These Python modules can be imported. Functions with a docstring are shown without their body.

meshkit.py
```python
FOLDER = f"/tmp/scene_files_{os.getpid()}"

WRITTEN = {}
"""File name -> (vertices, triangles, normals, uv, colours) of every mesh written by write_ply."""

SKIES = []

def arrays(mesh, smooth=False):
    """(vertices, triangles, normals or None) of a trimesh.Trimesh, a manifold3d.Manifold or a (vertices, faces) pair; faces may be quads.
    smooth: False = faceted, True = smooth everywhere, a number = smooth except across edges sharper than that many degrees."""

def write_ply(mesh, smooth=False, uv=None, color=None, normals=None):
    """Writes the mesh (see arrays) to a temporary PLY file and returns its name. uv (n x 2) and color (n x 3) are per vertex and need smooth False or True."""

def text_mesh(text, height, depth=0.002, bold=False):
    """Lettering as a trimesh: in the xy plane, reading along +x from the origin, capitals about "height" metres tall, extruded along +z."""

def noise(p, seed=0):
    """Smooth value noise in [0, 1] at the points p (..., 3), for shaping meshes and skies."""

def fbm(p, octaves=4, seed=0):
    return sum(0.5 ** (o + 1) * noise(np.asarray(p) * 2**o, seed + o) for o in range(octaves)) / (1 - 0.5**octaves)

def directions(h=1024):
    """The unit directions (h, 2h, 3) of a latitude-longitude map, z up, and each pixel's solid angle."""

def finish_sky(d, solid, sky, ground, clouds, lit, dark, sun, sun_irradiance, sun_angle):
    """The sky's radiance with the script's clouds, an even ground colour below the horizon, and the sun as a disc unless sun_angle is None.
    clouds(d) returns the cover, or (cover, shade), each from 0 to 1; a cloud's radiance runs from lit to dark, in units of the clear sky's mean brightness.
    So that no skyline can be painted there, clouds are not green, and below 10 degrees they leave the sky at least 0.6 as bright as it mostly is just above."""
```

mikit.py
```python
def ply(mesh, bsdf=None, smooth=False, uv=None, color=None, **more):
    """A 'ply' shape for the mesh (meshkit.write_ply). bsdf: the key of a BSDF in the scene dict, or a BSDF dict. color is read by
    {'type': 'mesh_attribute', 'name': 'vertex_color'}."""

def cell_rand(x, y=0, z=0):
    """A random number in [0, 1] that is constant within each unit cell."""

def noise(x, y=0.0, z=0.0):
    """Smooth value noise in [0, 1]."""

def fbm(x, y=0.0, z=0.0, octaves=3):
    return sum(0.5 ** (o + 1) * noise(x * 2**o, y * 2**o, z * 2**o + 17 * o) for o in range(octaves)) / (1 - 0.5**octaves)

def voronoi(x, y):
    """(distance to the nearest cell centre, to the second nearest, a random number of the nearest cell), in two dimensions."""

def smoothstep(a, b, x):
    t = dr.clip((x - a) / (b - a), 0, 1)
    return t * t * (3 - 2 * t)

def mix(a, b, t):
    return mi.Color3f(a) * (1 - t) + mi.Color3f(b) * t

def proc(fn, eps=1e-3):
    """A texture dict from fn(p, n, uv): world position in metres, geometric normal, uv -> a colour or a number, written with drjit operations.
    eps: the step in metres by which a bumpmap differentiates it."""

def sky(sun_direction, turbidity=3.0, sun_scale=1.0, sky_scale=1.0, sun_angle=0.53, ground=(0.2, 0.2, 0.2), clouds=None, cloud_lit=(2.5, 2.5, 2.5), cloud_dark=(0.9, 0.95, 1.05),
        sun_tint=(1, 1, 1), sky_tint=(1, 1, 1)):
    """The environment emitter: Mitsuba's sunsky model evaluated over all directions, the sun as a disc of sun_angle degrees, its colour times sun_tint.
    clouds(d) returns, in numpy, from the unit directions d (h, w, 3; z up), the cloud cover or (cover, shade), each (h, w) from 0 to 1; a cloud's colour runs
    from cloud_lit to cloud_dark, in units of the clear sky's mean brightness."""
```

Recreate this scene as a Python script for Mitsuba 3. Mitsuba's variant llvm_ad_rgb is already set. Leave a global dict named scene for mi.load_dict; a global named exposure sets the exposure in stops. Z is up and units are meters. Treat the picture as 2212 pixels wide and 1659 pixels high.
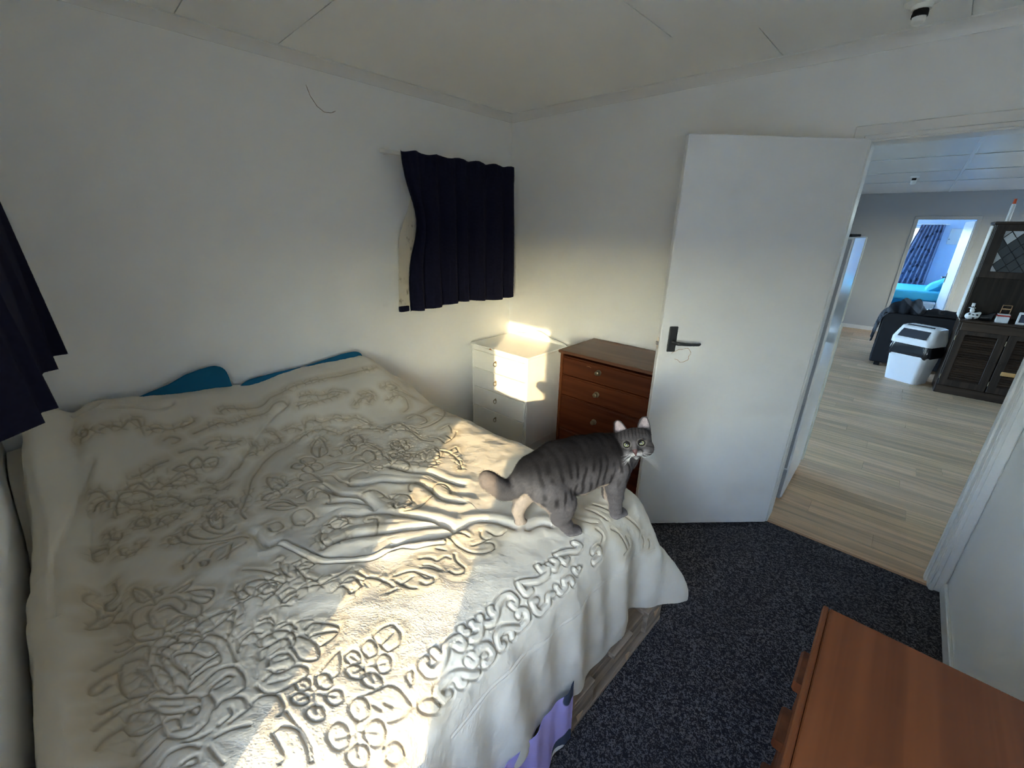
import math
import numpy as np
import trimesh
import manifold3d as m3
import mitsuba as mi
import drjit as dr
import mikit
import meshkit
from mikit import noise, fbm, voronoi, smoothstep, mix, cell_rand, proc
from scipy.spatial import cKDTree

T = mi.ScalarTransform4f
scene, labels = {}, {}

# ------------------------------------------------------------------ camera, sky, exposure
CAM = np.array([2.41525, -2.60657, 1.63992])
FWD = np.array([-0.62988, 0.69356, -0.34961])
UP = np.array([-0.24832, 0.24667, 0.93674])
scene['camera'] = {'type': 'perspective', 'fov': 101.23, 'fov_axis': 'x', 'near_clip': 0.02, 'far_clip': 200.0,
                   'to_world': T().look_at(origin=CAM.tolist(), target=(CAM + FWD).tolist(), up=UP.tolist())}
SUN_EL = math.radians(11.5)
SUN = [0.555 * math.cos(SUN_EL), -0.832 * math.cos(SUN_EL), math.sin(SUN_EL)]
scene['sky'] = mikit.sky(SUN, turbidity=3.2, sun_scale=0.37, sky_scale=5.0, sun_angle=0.6, ground=(0.22, 0.23, 0.2), sun_tint=(0.9, 1.05, 1.4), sky_tint=(0.80, 0.98, 1.36))
exposure = 5.0


# ------------------------------------------------------------------ helpers
def put(key, mesh, bsdf, smooth=False, **kw):
    n, base = 0, key
    while key in scene:
        n += 1
        key = f'{base}_{n:03d}'
    scene[key] = mikit.ply(mesh, 'm_' + bsdf, smooth=smooth, **kw)
    return key


def again(key, src, to_world):
    """A further copy of a shape entry under its own key."""
    n, base = 0, key
    while key in scene:
        n += 1
        key = f'{base}_{n:03d}'
    scene[key] = {**scene[src], 'to_world': to_world}
    return key


def tag(key, label=None, category=None, group=None, kind=None):
    labels[key] = {k: v for k, v in dict(label=label, category=category, group=group, kind=kind).items() if v}


def cbox(x0, x1, y0, y1, z0, z1, ch=0.003):
    """A box with chamfered edges."""
    lo, hi = np.array([x0, y0, z0], float), np.array([x1, y1, z1], float)
    ch = min(ch, 0.45 * (hi - lo).min())
    pts = []
    for k in range(3):
        for c in np.ndindex(2, 2, 2):
            q = np.where(c, hi - ch, lo + ch)
            q[k] = (lo[k], hi[k])[c[k]]
            pts.append(q)
    return m3.Manifold.hull_points(np.array(pts))


def box(x0, x1, y0, y1, z0, z1):
    return m3.Manifold.cube([x1 - x0, y1 - y0, z1 - z0]).translate([x0, y0, z0])


def rbox(x0, x1, y0, y1, z0, z1, r=0.01, seg=4):
    """A box with rounded edges (hull of eight spheres)."""
    s = trimesh.creation.icosphere(2, r).vertices
    pts = [s + np.array([x, y, z]) for x in (x0 + r, x1 - r) for y in (y0 + r, y1 - r) for z in (z0 + r, z1 - r)]
    return m3.Manifold.hull_points(np.vstack(pts))


def join(*ms):
    out = ms[0]
    for m in ms[1:]:
        out = out + m
    return out


def cyl(p0, p1, r0, r1=None, seg=24):
    p0, p1 = np.asarray(p0, float), np.asarray(p1, float)
    d = p1 - p0
    L = np.linalg.norm(d)
    m = trimesh.creation.cylinder(radius=1, height=1, sections=seg)
    v = m.vertices.copy()
    w = np.where(v[:, 2] < 0, r0, r0 if r1 is None else r1)
    v = np.stack([v[:, 0] * w, v[:, 1] * w, (v[:, 2] + 0.5) * L], 1)
    R = trimesh.geometry.align_vectors([0, 0, 1], d / L)[:3, :3]
    return trimesh.Trimesh(v @ R.T + p0, m.faces, process=False)


def tube(path, r, seg=10, caps=True):
    """A tube along a path; r a number or one per point."""
    path = np.asarray(path, float)
    n = len(path)
    r = np.broadcast_to(r, n)
    tan = np.gradient(path, axis=0)
    tan /= np.linalg.norm(tan, axis=1, keepdims=True)
    u = np.cross(tan[0], [0.13, 0.27, 0.95])
    u /= np.linalg.norm(u)
    V, ang = [], np.linspace(0, 2 * np.pi, seg, endpoint=False)
    for i in range(n):
        u = u - tan[i] * (u @ tan[i])
        u /= np.linalg.norm(u)
        w = np.cross(tan[i], u)
        V.append(path[i] + r[i] * (np.cos(ang)[:, None] * u + np.sin(ang)[:, None] * w))
    F = []
    for i in range(n - 1):
        for k in range(seg):
            a, b = i * seg + k, i * seg + (k + 1) % seg
            F += [[a, b, b + seg], [a, b + seg, a + seg]]
    V = np.vstack(V)
    if caps:
        V = np.vstack([V, path[:1], path[-1:]])
        for k in range(seg):
            F.append([len(V) - 2, (k + 1) % seg, k])
            F.append([len(V) - 1, (n - 1) * seg + k, (n - 1) * seg + (k + 1) % seg])
    return trimesh.Trimesh(V, F, process=False)


def lathe(profile, seg=32):
    """Revolve (r, z) points around z."""
    m = trimesh.creation.revolve(np.asarray(profile, float), sections=seg)
    return m


def grid_faces(n, m):
    i, j = np.meshgrid(np.arange(n - 1), np.arange(m - 1), indexing='ij')
    a = (i * m + j).ravel()
    return np.vstack([np.stack([a, a + m, a + m + 1], 1), np.stack([a, a + m + 1, a + 1], 1)])


def sheet(P):
    n, m = P.shape[:2]
    return trimesh.Trimesh(P.reshape(-1, 3), grid_faces(n, m), process=False)


def thick_sheet(P, d):
    """A closed cloth of thickness d from the grid of points P."""
    n, m = P.shape[:2]
    t = trimesh.Trimesh(P.reshape(-1, 3), grid_faces(n, m), process=False)
    N = t.vertex_normals
    V = np.vstack([t.vertices, t.vertices - N * d])
    k = n * m
    F = [t.faces, t.faces[:, ::-1] + k]
    rim = np.concatenate([np.arange(m), np.arange(1, n) * m + m - 1, (n - 1) * m + np.arange(m - 2, -1, -1), np.arange(n - 2, 0, -1) * m])
    a, b = rim, np.roll(rim, -1)
    F += [np.stack([a, a + k, b + k], 1), np.stack([a, b + k, b], 1)]
    return trimesh.Trimesh(V, np.vstack(F), process=False)


def extrude_y(poly, y0, y1):
    """Polygon in (x, z) extruded along y."""
    m = m3.CrossSection([np.asarray(poly, float)], m3.FillRule.NonZero).extrude(y1 - y0)
    v = m.to_mesh()
    V = v.vert_properties[:, :3]
    return trimesh.Trimesh(np.stack([V[:, 0], V[:, 2] + y0, V[:, 1]], 1), v.tri_verts[:, ::-1], process=False)


def extrude_x(poly, x0, x1):
    """Polygon in (y, z) extruded along x."""
    m = m3.CrossSection([np.asarray(poly, float)], m3.FillRule.NonZero).extrude(x1 - x0)
    v = m.to_mesh()
    V = v.vert_properties[:, :3]
    return trimesh.Trimesh(np.stack([V[:, 2] + x0, V[:, 0], V[:, 1]], 1), v.tri_verts, process=False)


def moved(mesh, M):
    if hasattr(mesh, 'to_mesh'):
        v = mesh.to_mesh()
        mesh = trimesh.Trimesh(v.vert_properties[:, :3], v.tri_verts, process=False)
    mesh = mesh.copy()
    mesh.apply_transform(M)
    return mesh


def tri(mesh):
    if hasattr(mesh, 'to_mesh'):
        v = mesh.to_mesh()
        return trimesh.Trimesh(v.vert_properties[:, :3], v.tri_verts, process=False)
    return mesh


def cat_meshes(*ms):
    return trimesh.util.concatenate([tri(m) for m in ms])


def rotz(deg, x=0.0, y=0.0, z=0.0):
    a = math.radians(deg)
    return np.array([[math.cos(a), -math.sin(a), 0, x], [math.sin(a), math.cos(a), 0, y], [0, 0, 1, z], [0, 0, 0, 1.0]])


# ------------------------------------------------------------------ materials
def mat(key, color, rough=0.6, spec=0.5, two=True, bump=None, scale=1.0, **kw):
    b = {'type': 'principled', 'base_color': color if isinstance(color, dict) else {'type': 'rgb', 'value': list(color)}, 'roughness': rough, 'specular': spec, **kw}
    if bump:
        b = {'type': 'bumpmap', 'arbitrary': bump, 'scale': scale, 'bsdf': b}
    scene['m_' + key] = {'type': 'twosided', 'bsdf': b} if two else b


def wood(c0, c1, axis, ring=9.0, fine=110.0, streak=1.0):
    """Grain running along the given axis."""
    def fn(p, n, uv):
        q = [p.x, p.y, p.z]
        along = q.pop(axis)
        a, b = q
        warp = fbm(along * 1.3, a * 3, b * 3, 3)
        g = fbm(a * ring * 4 + warp * 2.2, b * ring * 4 + warp * 1.5, along * 0.7, 3)
        f = noise(a * fine * 2, b * fine * 2, along * 5)
        t = smoothstep(0.30, 0.72, g) * 0.75 + f * 0.25 * streak
        return mix(c0, c1, t)
    return proc(fn)


mat('paint_wall', proc(lambda p, n, uv: mix((0.76, 0.76, 0.74), (0.80, 0.80, 0.78), fbm(p.x * 2, p.y * 2, p.z * 2, 3))), 0.55, 0.3,
    bump=proc(lambda p, n, uv: fbm(p.x * 60, p.y * 60, p.z * 60, 3) * 0.0006, 2e-3))
mat('paint_ceiling', proc(lambda p, n, uv: mix((0.70, 0.70, 0.67), (0.74, 0.74, 0.71), fbm(p.x * 1.5, p.y * 1.5, p.z, 3))), 0.7, 0.2)
mat('paint_ceiling_gloss', (0.62, 0.63, 0.63), 0.34, 0.5)
mat('paint_trim', (0.70, 0.69, 0.66), 0.35, 0.4)
mat('paint_door', proc(lambda p, n, uv: mix((0.70, 0.70, 0.69), (0.62, 0.61, 0.59), smoothstep(0.62, 0.8, fbm(p.x * 5, p.y * 5, p.z * 4, 4)) * 0.35)), 0.4, 0.4)
mat('paint_white', (0.78, 0.77, 0.72), 0.35, 0.5)
mat('paint_grey_wall', (0.42, 0.43, 0.44), 0.6, 0.3)
mat('blue_lit_wall', (0.56, 0.68, 0.84), 0.6, 0.3)  # blue skylight in the far bedroom is put into the wall colour
mat('carpet', proc(lambda p, n, uv: mix((0.026, 0.025, 0.028), (0.165, 0.156, 0.158), smoothstep(0.35, 0.85, noise(p.x * 330, p.y * 330, 0) * 0.6 + 0.4 * noise(p.x * 140, p.y * 140, 3)) * (0.6 + 0.6 * fbm(p.x * 5, p.y * 5, 0, 3)))),
    0.95, 0.05, bump=proc(lambda p, n, uv: noise(p.x * 260, p.y * 260, 0) * 0.004, 1e-3))
mat('dull_black', (0.012, 0.011, 0.011), 0.8, 0.2)  # plain dull black for feet, sockets and other dark parts
mat('black_metal', (0.022, 0.024, 0.026), 0.35, 0.5)
mat('steel', (0.55, 0.55, 0.56), 0.3, 0.5, metallic=1.0)
mat('brass_dull', (0.30, 0.25, 0.17), 0.38, 0.5, metallic=0.9)
mat('rimu', wood((0.060, 0.0135, 0.005), (0.118, 0.029, 0.0085), 0), 0.38, 0.45)
mat('rimu_top', wood((0.115, 0.046, 0.023), (0.165, 0.068, 0.034), 0), 0.42, 0.45)
mat('rimu_upright', wood((0.080, 0.020, 0.007), (0.150, 0.040, 0.012), 2), 0.38, 0.45)
mat('rimu_long', wood((0.125, 0.036, 0.011), (0.19, 0.058, 0.018), 1), 0.40, 0.45)
mat('rimu_pale', (0.42, 0.24, 0.13), 0.5, 0.3)
mat('oak_dark', wood((0.016, 0.010, 0.007), (0.045, 0.027, 0.017), 2), 0.42, 0.4)
mat('oak_dark_across', wood((0.020, 0.012, 0.008), (0.055, 0.033, 0.020), 0), 0.40, 0.4)
mat('pallet_wood', wood((0.19, 0.145, 0.105), (0.38, 0.30, 0.225), 1, ring=14), 0.8, 0.2)
mat('pallet_fresh', (0.52, 0.36, 0.23), 0.8, 0.2)
mat('navy', proc(lambda p, n, uv: mix((0.0045, 0.005, 0.016), (0.008, 0.009, 0.027), fbm(p.x * 90, p.y * 90, p.z * 90, 2))), 0.85, 0.15, sheen=0.15)
mat('lining', proc(lambda p, n, uv: mix((0.66, 0.60, 0.48), (0.34, 0.29, 0.20), smoothstep(0.58, 0.75, fbm(p.y * 40, p.z * 22, p.x * 9, 4)))), 0.8, 0.2)
mat('teal_cotton', (0.008, 0.10, 0.20), 0.8, 0.2)
mat('lilac_cotton', (0.36, 0.30, 0.62), 0.8, 0.2)
mat('slate_cotton', (0.07, 0.08, 0.12), 0.8, 0.2)
mat('white_cotton', (0.75, 0.74, 0.72), 0.8, 0.2)
mat('mattress', (0.6, 0.58, 0.52), 0.8, 0.2)
# ------------------------------------------------------------------ the bedroom shell
RX, RY, RZ = 2.925, -2.87, 2.40        # right wall, window wall, ceiling
DX0, DX1, DZ = 2.135, 2.885, 2.035     # doorway in the back wall
LZ, LY = 2.275, 7.30                   # living room ceiling and far wall
WX0, WX1, WZ0, WZ1 = 1.905, 2.455, 0.70, 1.635   # window in the window wall


def structure(key, mesh, bsdf, label, smooth=False):
    k = put(key, mesh, bsdf, smooth)
    tag(k, label, kind='structure')
    return k


# the floors
structure('floor', box(-0.12, 3.05, -3.0, 0.0, -0.08, 0.0), 'carpet', 'dark charcoal carpet floor of the bedroom')

# the walls
structure('wall_left', box(-0.12, 0.0, -3.0, 0.10, 0.0, RZ), 'paint_wall', 'off-white bedroom wall behind the head of the bed')
structure('wall_back', join(box(0.0, DX0, 0.0, 0.10, 0.0, RZ), box(DX1, 3.05, 0.0, 0.10, 0.0, RZ), box(DX0, DX1, 0.0, 0.10, DZ, RZ)), 'paint_wall', 'off-white bedroom wall with the open doorway')
structure('wall_right', box(RX, 3.05, -3.0, 0.0, 0.0, RZ), 'paint_wall', 'off-white bedroom wall at the right edge beside the wooden chest')
structure('wall_front', join(box(0.0, WX0, -3.0, RY, 0.0, RZ), box(WX1, 2.50, -3.0, RY, 0.0, RZ), box(2.88, RX, -3.0, RY, 0.0, RZ), box(2.50, 2.88, -3.0, RY, 0.0, 1.0), box(2.50, 2.88, -3.0, RY, 2.05, RZ), box(WX0, WX1, -3.0, RY, 0.0, WZ0), box(WX0, WX1, -3.0, RY, WZ1, RZ)), 'paint_wall', 'off-white bedroom window wall along the near side of the bed')

# ceiling with the open joints between its boards
ceil = box(-0.12, 3.05, -3.0, 0.10, RZ, RZ + 0.06)
for (xa, ya, xb, yb) in [(0.05, -2.004, 0.55, -2.020), (0.05, -1.622, 0.95, -1.655), (1.428, -1.0, 1.434, -0.565), (1.733, -0.43, 1.740, -0.03), (2.335, -0.6, 2.350, -0.03)]:
    d = np.array([xb - xa, yb - ya]); L = np.hypot(*d); a = math.degrees(math.atan2(d[1], d[0]))
    ceil = ceil - m3.Manifold.cube([L, 0.0042, 0.02]).translate([0, -0.0021, 0]).rotate([0, 0, a]).translate([xa, ya, RZ - 0.012])
structure('ceiling', ceil, 'paint_ceiling', 'off-white board ceiling of the bedroom')

# scotia between walls and ceiling
q = np.linspace(0, np.pi / 2, 7)
cove = [(0.0, 0.0)] + [(0.046 - 0.040 * math.sin(a) if False else 0.046 * (1 - math.sin(a)) + 0.004, -(0.046 * (1 - math.cos(a)) + 0.004)) for a in q]
cove = [(0, 0), (0.048, 0), (0.048, -0.006)] + [(0.048 - 0.040 * math.sin(a), -0.046 + 0.040 * math.cos(a)) for a in q[1:-1]] + [(0.006, -0.048), (0, -0.048)]
cove = np.array(cove)[::-1]
structure('trim_1', extrude_y(cove + [0, RZ], -2.87, 0.0), 'paint_trim', 'white scotia along the left wall under the ceiling', 30)
structure('trim_2', extrude_x(np.stack([-cove[:, 0], cove[:, 1] + RZ], 1)[::-1], 0.0, RX), 'paint_trim', 'white scotia along the back wall under the ceiling', 30)

# architrave around the doorway: a stepped head and two legs, with the jamb lining inside
W = 0.052


def architrave(side):
    return [cbox(*side)]


k = structure('trim_3', cbox(DX0 - W, DX1 + 0.038, -0.018, 0.0, DZ, DZ + 0.046, 0.004), 'paint_trim', 'white architrave and lining of the open doorway')
put('trim_3__bead', cbox(DX0 - 0.012, DX1 + 0.012, -0.026, 0.0, DZ - 0.014, DZ + 0.006, 0.004), 'paint_trim')
put('trim_3__architrave', cbox(DX1 - 0.004, DX1 + 0.038, -0.020, 0.0, 0.0, DZ + 0.046, 0.005), 'paint_trim')
put('trim_3__architrave', cbox(DX0 - W, DX0 + 0.004, -0.018, 0.0, 0.0, DZ + 0.046, 0.005), 'paint_trim')
put('trim_3__bead', cbox(DX1 - 0.016, DX1 + 0.004, -0.030, -0.004, 0.0, DZ - 0.01, 0.004), 'paint_trim')
put('trim_3__jamb', cbox(DX1 - 0.020, DX1, -0.012, 0.112, 0.0, DZ, 0.003), 'paint_trim')
put('trim_3__jamb', cbox(DX0, DX0 + 0.020, -0.012, 0.112, 0.0, DZ, 0.003), 'paint_trim')
put('trim_3__jamb', cbox(DX0, DX1, -0.012, 0.112, DZ - 0.020, DZ, 0.003), 'paint_trim')
put('trim_3__stop', cbox(DX1 - 0.032, DX1 - 0.020, 0.035, 0.075, 0.0, DZ - 0.02, 0.003), 'paint_trim')

structure('baseboard_right', cbox(RX - 0.014, RX, -2.87, -0.024, 0.0, 0.068, 0.004), 'paint_trim', 'low white skirting along the right bedroom wall')
structure('baseboard_back', cbox(0.0, DX0 - W, -0.014, 0.0, 0.0, 0.068, 0.004), 'paint_trim', 'low white skirting along the back bedroom wall')
structure('baseboard_left', cbox(0.0, 0.014, -2.86, -0.014, 0.0, 0.068, 0.004), 'paint_trim', 'low white skirting along the left bedroom wall')

# window in the window wall (behind the camera): frame, sill and pane
k = structure('window_1', join(box(WX0, WX0 + 0.022, -2.99, -2.93, WZ0, WZ1), box(WX1 - 0.022, WX1, -2.99, -2.93, WZ0, WZ1), box(WX0, WX1, -2.99, -2.93, WZ0, WZ0 + 0.022), box(WX0, WX1, -2.99, -2.93, WZ1 - 0.022, WZ1)), 'paint_trim', 'narrow white window frame beside the camera')
scene['m_glass_pane'] = {'type': 'thindielectric', 'int_ior': 1.5}
put('window_1__pane', box(WX0 + 0.02, WX1 - 0.02, -2.962, -2.958, WZ0 + 0.02, WZ1 - 0.02) if False else sheet(np.array([[[WX0 + 0.02, -2.96, WZ0 + 0.02], [WX0 + 0.02, -2.96, WZ1 - 0.02]], [[WX1 - 0.02, -2.96, WZ0 + 0.02], [WX1 - 0.02, -2.96, WZ1 - 0.02]]])), 'glass_pane')
put('window_1__sill', cbox(WX0 - 0.02, WX1 + 0.02, -2.90, -2.85, WZ0 - 0.02, WZ0, 0.004), 'paint_trim')

# unseen window and net curtain, added behind the camera for soft fill light
scene['m_net'] = {'type': 'principledthin', 'base_color': {'type': 'rgb', 'value': [0.92, 0.92, 0.92]}, 'roughness': 0.9, 'spec_trans': 0.0, 'diff_trans': 1.3, 'eta': 1.3}
structure('added_window_5', join(box(2.50, 2.54, -2.99, -2.94, 1.0, 2.05), box(2.84, 2.88, -2.99, -2.94, 1.0, 2.05), box(2.50, 2.88, -2.99, -2.94, 1.0, 1.04), box(2.50, 2.88, -2.99, -2.94, 2.01, 2.05)), 'paint_trim', 'added unseen window frame behind the camera for soft fill light')
xx = np.linspace(2.502, 2.878, 90)
put('fill_net', sheet(np.stack([np.stack([xx, -2.91 + 0.010 * np.sin(xx * 62), 0 * xx + z], 1) for z in (1.002, 2.048)], 1)), 'net', True)
tag('fill_net', 'added unseen white net behind the camera that spreads soft fill light', 'net curtain')

# ------------------------------------------------------------------ living room beyond the doorway
LX0, LX1 = -1.6, 5.4
structure('floor_living', box(LX0, LX1, 0.0, LY + 3.0, -0.08, -0.012), 'dull_black', 'wood-look plank floor of the living room')
PL = []
for k in range(5):
    c = np.array([0.63, 0.43, 0.255]) * (0.90 + 0.045 * k) * np.array([1, 1 - 0.01 * (k % 3), 1 - 0.025 * (k % 2)])
    off = 3.7 * k

    def plank_fn(p, n, uv, c=c, off=off):
        warp = fbm(p.x * 1.1 + off, p.y * 6, 0, 3)
        g = fbm(p.x * 2.2 + off, p.y * 55 + warp * 5, 0, 4)
        return mix(tuple(float(v) * 0.80 for v in c), tuple(float(v) * 1.10 for v in c), smoothstep(0.22, 0.78, g))
    mat(f'plank_{k}', proc(plank_fn), 0.42, 0.35)
    PL.append(f'plank_{k}')
rng = np.random.default_rng(5)
y, row = 0.002, 0
while y < LY - 0.01:
    w = 0.146 if y < 4.5 else 0.292
    y1 = min(y + w, LY)
    x = 1.0 - rng.uniform(0, 1.2)
    while x < 4.4:
        L = rng.choice([0.9, 1.2, 1.2])
        a, b = max(x, 0.6), min(x + L, 4.4)
        if b - a > 0.1:
            put('floor_living__plank', cbox(a + 0.0005, b - 0.0005, y + 0.0005, y1 - 0.0005, -0.013, 0.0, 0.0012), PL[rng.integers(5)])
        x += L
    y, row = y1, row + 1
structure('threshold_strip', cbox(DX0 + 0.02, DX1 - 0.02, -0.006, 0.010, -0.002, 0.004, 0.002), 'rimu_pale', 'thin wooden strip where carpet meets plank floor in the doorway')

FX0, FX1, FZ = 2.312, 2.985, 1.868     # doorway in the far wall
far = join(box(1.345, FX0, LY, LY + 0.1, 0, LZ), box(FX1, 3.5, LY, LY + 0.1, 0, LZ), box(5.0, LX1, LY, LY + 0.1, 0, LZ), box(3.5, 5.0, LY, LY + 0.1, 0, 0.8), box(3.5, 5.0, LY, LY + 0.1, 2.0, LZ), box(FX0, FX1, LY, LY + 0.1, FZ, LZ))
structure('wall_far', far, 'paint_grey_wall', 'grey far wall of the living room with a doorway into a blue room')
structure('wall_far_left', box(1.245, 1.345, 5.9, LY + 0.1, 0, LZ), 'paint_grey_wall', 'grey return wall at the far left corner of the living room')
structure('wall_living_left', join(box(LX0 - 0.1, LX0, 0.1, 1.2, 0, LZ), box(LX0 - 0.1, LX0, 4.2, LY, 0, LZ), box(LX0 - 0.1, LX0, 1.2, 4.2, 0, 0.5), box(LX0 - 0.1, LX0, 1.2, 4.2, 2.1, LZ)), 'paint_wall', 'pale kitchen side wall of the living room')
structure('wall_living_right', join(box(LX1, LX1 + 0.1, 0.1, 3.9, 0, LZ), box(LX1, LX1 + 0.1, 4.7, LY, 0, LZ), box(LX1, LX1 + 0.1, 3.9, 4.7, 0, 0.6), box(LX1, LX1 + 0.1, 3.9, 4.7, 2.05, LZ)), 'paint_wall', 'pale wall on the right of the living room')
structure('wall_living_near', join(box(LX0, 0.0, 0.0, 0.1, 0, LZ), box(3.05, LX1, 0.0, 0.1, 0, LZ)), 'paint_wall', 'pale near wall of the living room')
structure('wall_living_corner', box(LX0, 1.345, LY, LY + 0.1, 0, LZ), 'paint_wall', 'pale far corner wall of the living room')
structure('ceiling_living', box(LX0, LX1, 0.1, LY + 0.1, LZ, LZ + 0.05), 'paint_ceiling_gloss', 'glossy white ceiling of the living room')
for x in (1.25, 2.56, 3.80):
    put('ceiling_living__batten', cbox(x - 0.012, x + 0.012, 0.1, LY, LZ - 0.007, LZ, 0.003), 'paint_ceiling_gloss')
for y in (2.9, 4.1, 5.3):
    put('ceiling_living__batten', cbox(LX0, LX1, y - 0.012, y + 0.012, LZ - 0.007, LZ, 0.003), 'paint_ceiling_gloss')
structure('baseboard_far', cbox(1.345, FX0 - 0.05, LY - 0.012, LY, 0.0, 0.07, 0.003), 'paint_trim', 'skirting under the grey far wall')
# architrave of the far doorway
k = structure('trim_4', cbox(FX0 - 0.05, FX1 + 0.05, LY - 0.015, LY, FZ, FZ + 0.05, 0.004), 'paint_grey_wall', 'grey architrave of the doorway into the blue room')
put('trim_4__architrave', cbox(FX1, FX1 + 0.05, LY - 0.015, LY, 0, FZ, 0.004), 'paint_grey_wall')
put('trim_4__architrave', cbox(FX0 - 0.05, FX0, LY - 0.015, LY, 0, FZ, 0.004), 'paint_grey_wall')
# the blue room behind it
BY = 10.0
structure('floor_far', box(0.6, 3.4, LY + 0.1, BY + 0.1, -0.012, 0.0), 'carpet', 'floor of the blue room')
structure('wall_blue_back', join(box(2.66, 3.45, BY, BY + 0.1, 0, 2.4), box(0.6, 1.2, BY, BY + 0.1, 0, 2.4), box(1.2, 2.66, BY, BY + 0.1, 0, 0.55), box(1.2, 2.66, BY, BY + 0.1, 1.80, 2.4)), 'blue_lit_wall', 'back wall with blue skylight painted into its colour, seen through the far doorway')
structure('wall_blue_left', join(box(0.5, 0.6, LY + 0.1, 8.3, 0, 2.4), box(0.5, 0.6, 9.3, BY + 0.1, 0, 2.4), box(0.5, 0.6, 8.3, 9.3, 0, 0.8), box(0.5, 0.6, 8.3, 9.3, 2.1, 2.4)), 'blue_lit_wall', 'left wall of the blue room with the skylight tint painted in')
structure('wall_blue_right', box(3.40, 3.45, LY + 0.1, BY + 0.1, 0, 2.4), 'blue_lit_wall', 'right wall of the blue room with the skylight tint painted in')
structure('ceiling_blue', box(0.6, 3.4, LY + 0.1, BY + 0.1, 2.4, 2.45), 'paint_ceiling', 'ceiling of the blue room')
structure('window_2', join(box(1.2, 1.24, BY, BY + 0.06, 0.55, 1.80), box(2.62, 2.66, BY, BY + 0.06, 0.55, 1.80), box(1.2, 2.66, BY, BY + 0.06, 0.55, 0.59), box(1.2, 2.66, BY, BY + 0.06, 1.76, 1.80), box(1.90, 1.94, BY, BY + 0.06, 0.55, 1.80)), 'paint_trim', 'bright window of the blue room half behind its curtain')
put('window_2__pane', sheet(np.array([[[1.22, BY + 0.03, 0.57], [1.22, BY + 0.03, 1.78]], [[2.64, BY + 0.03, 0.57], [2.64, BY + 0.03, 1.78]]])), 'glass_pane')
def frame_x(x0, x1, y0, y1, z0, z1, w=0.05):
    return join(box(x0, x1, y0, y0 + w, z0, z1), box(x0, x1, y1 - w, y1, z0, z1), box(x0, x1, y0, y1, z0, z0 + w), box(x0, x1, y0, y1, z1 - w, z1))


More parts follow.
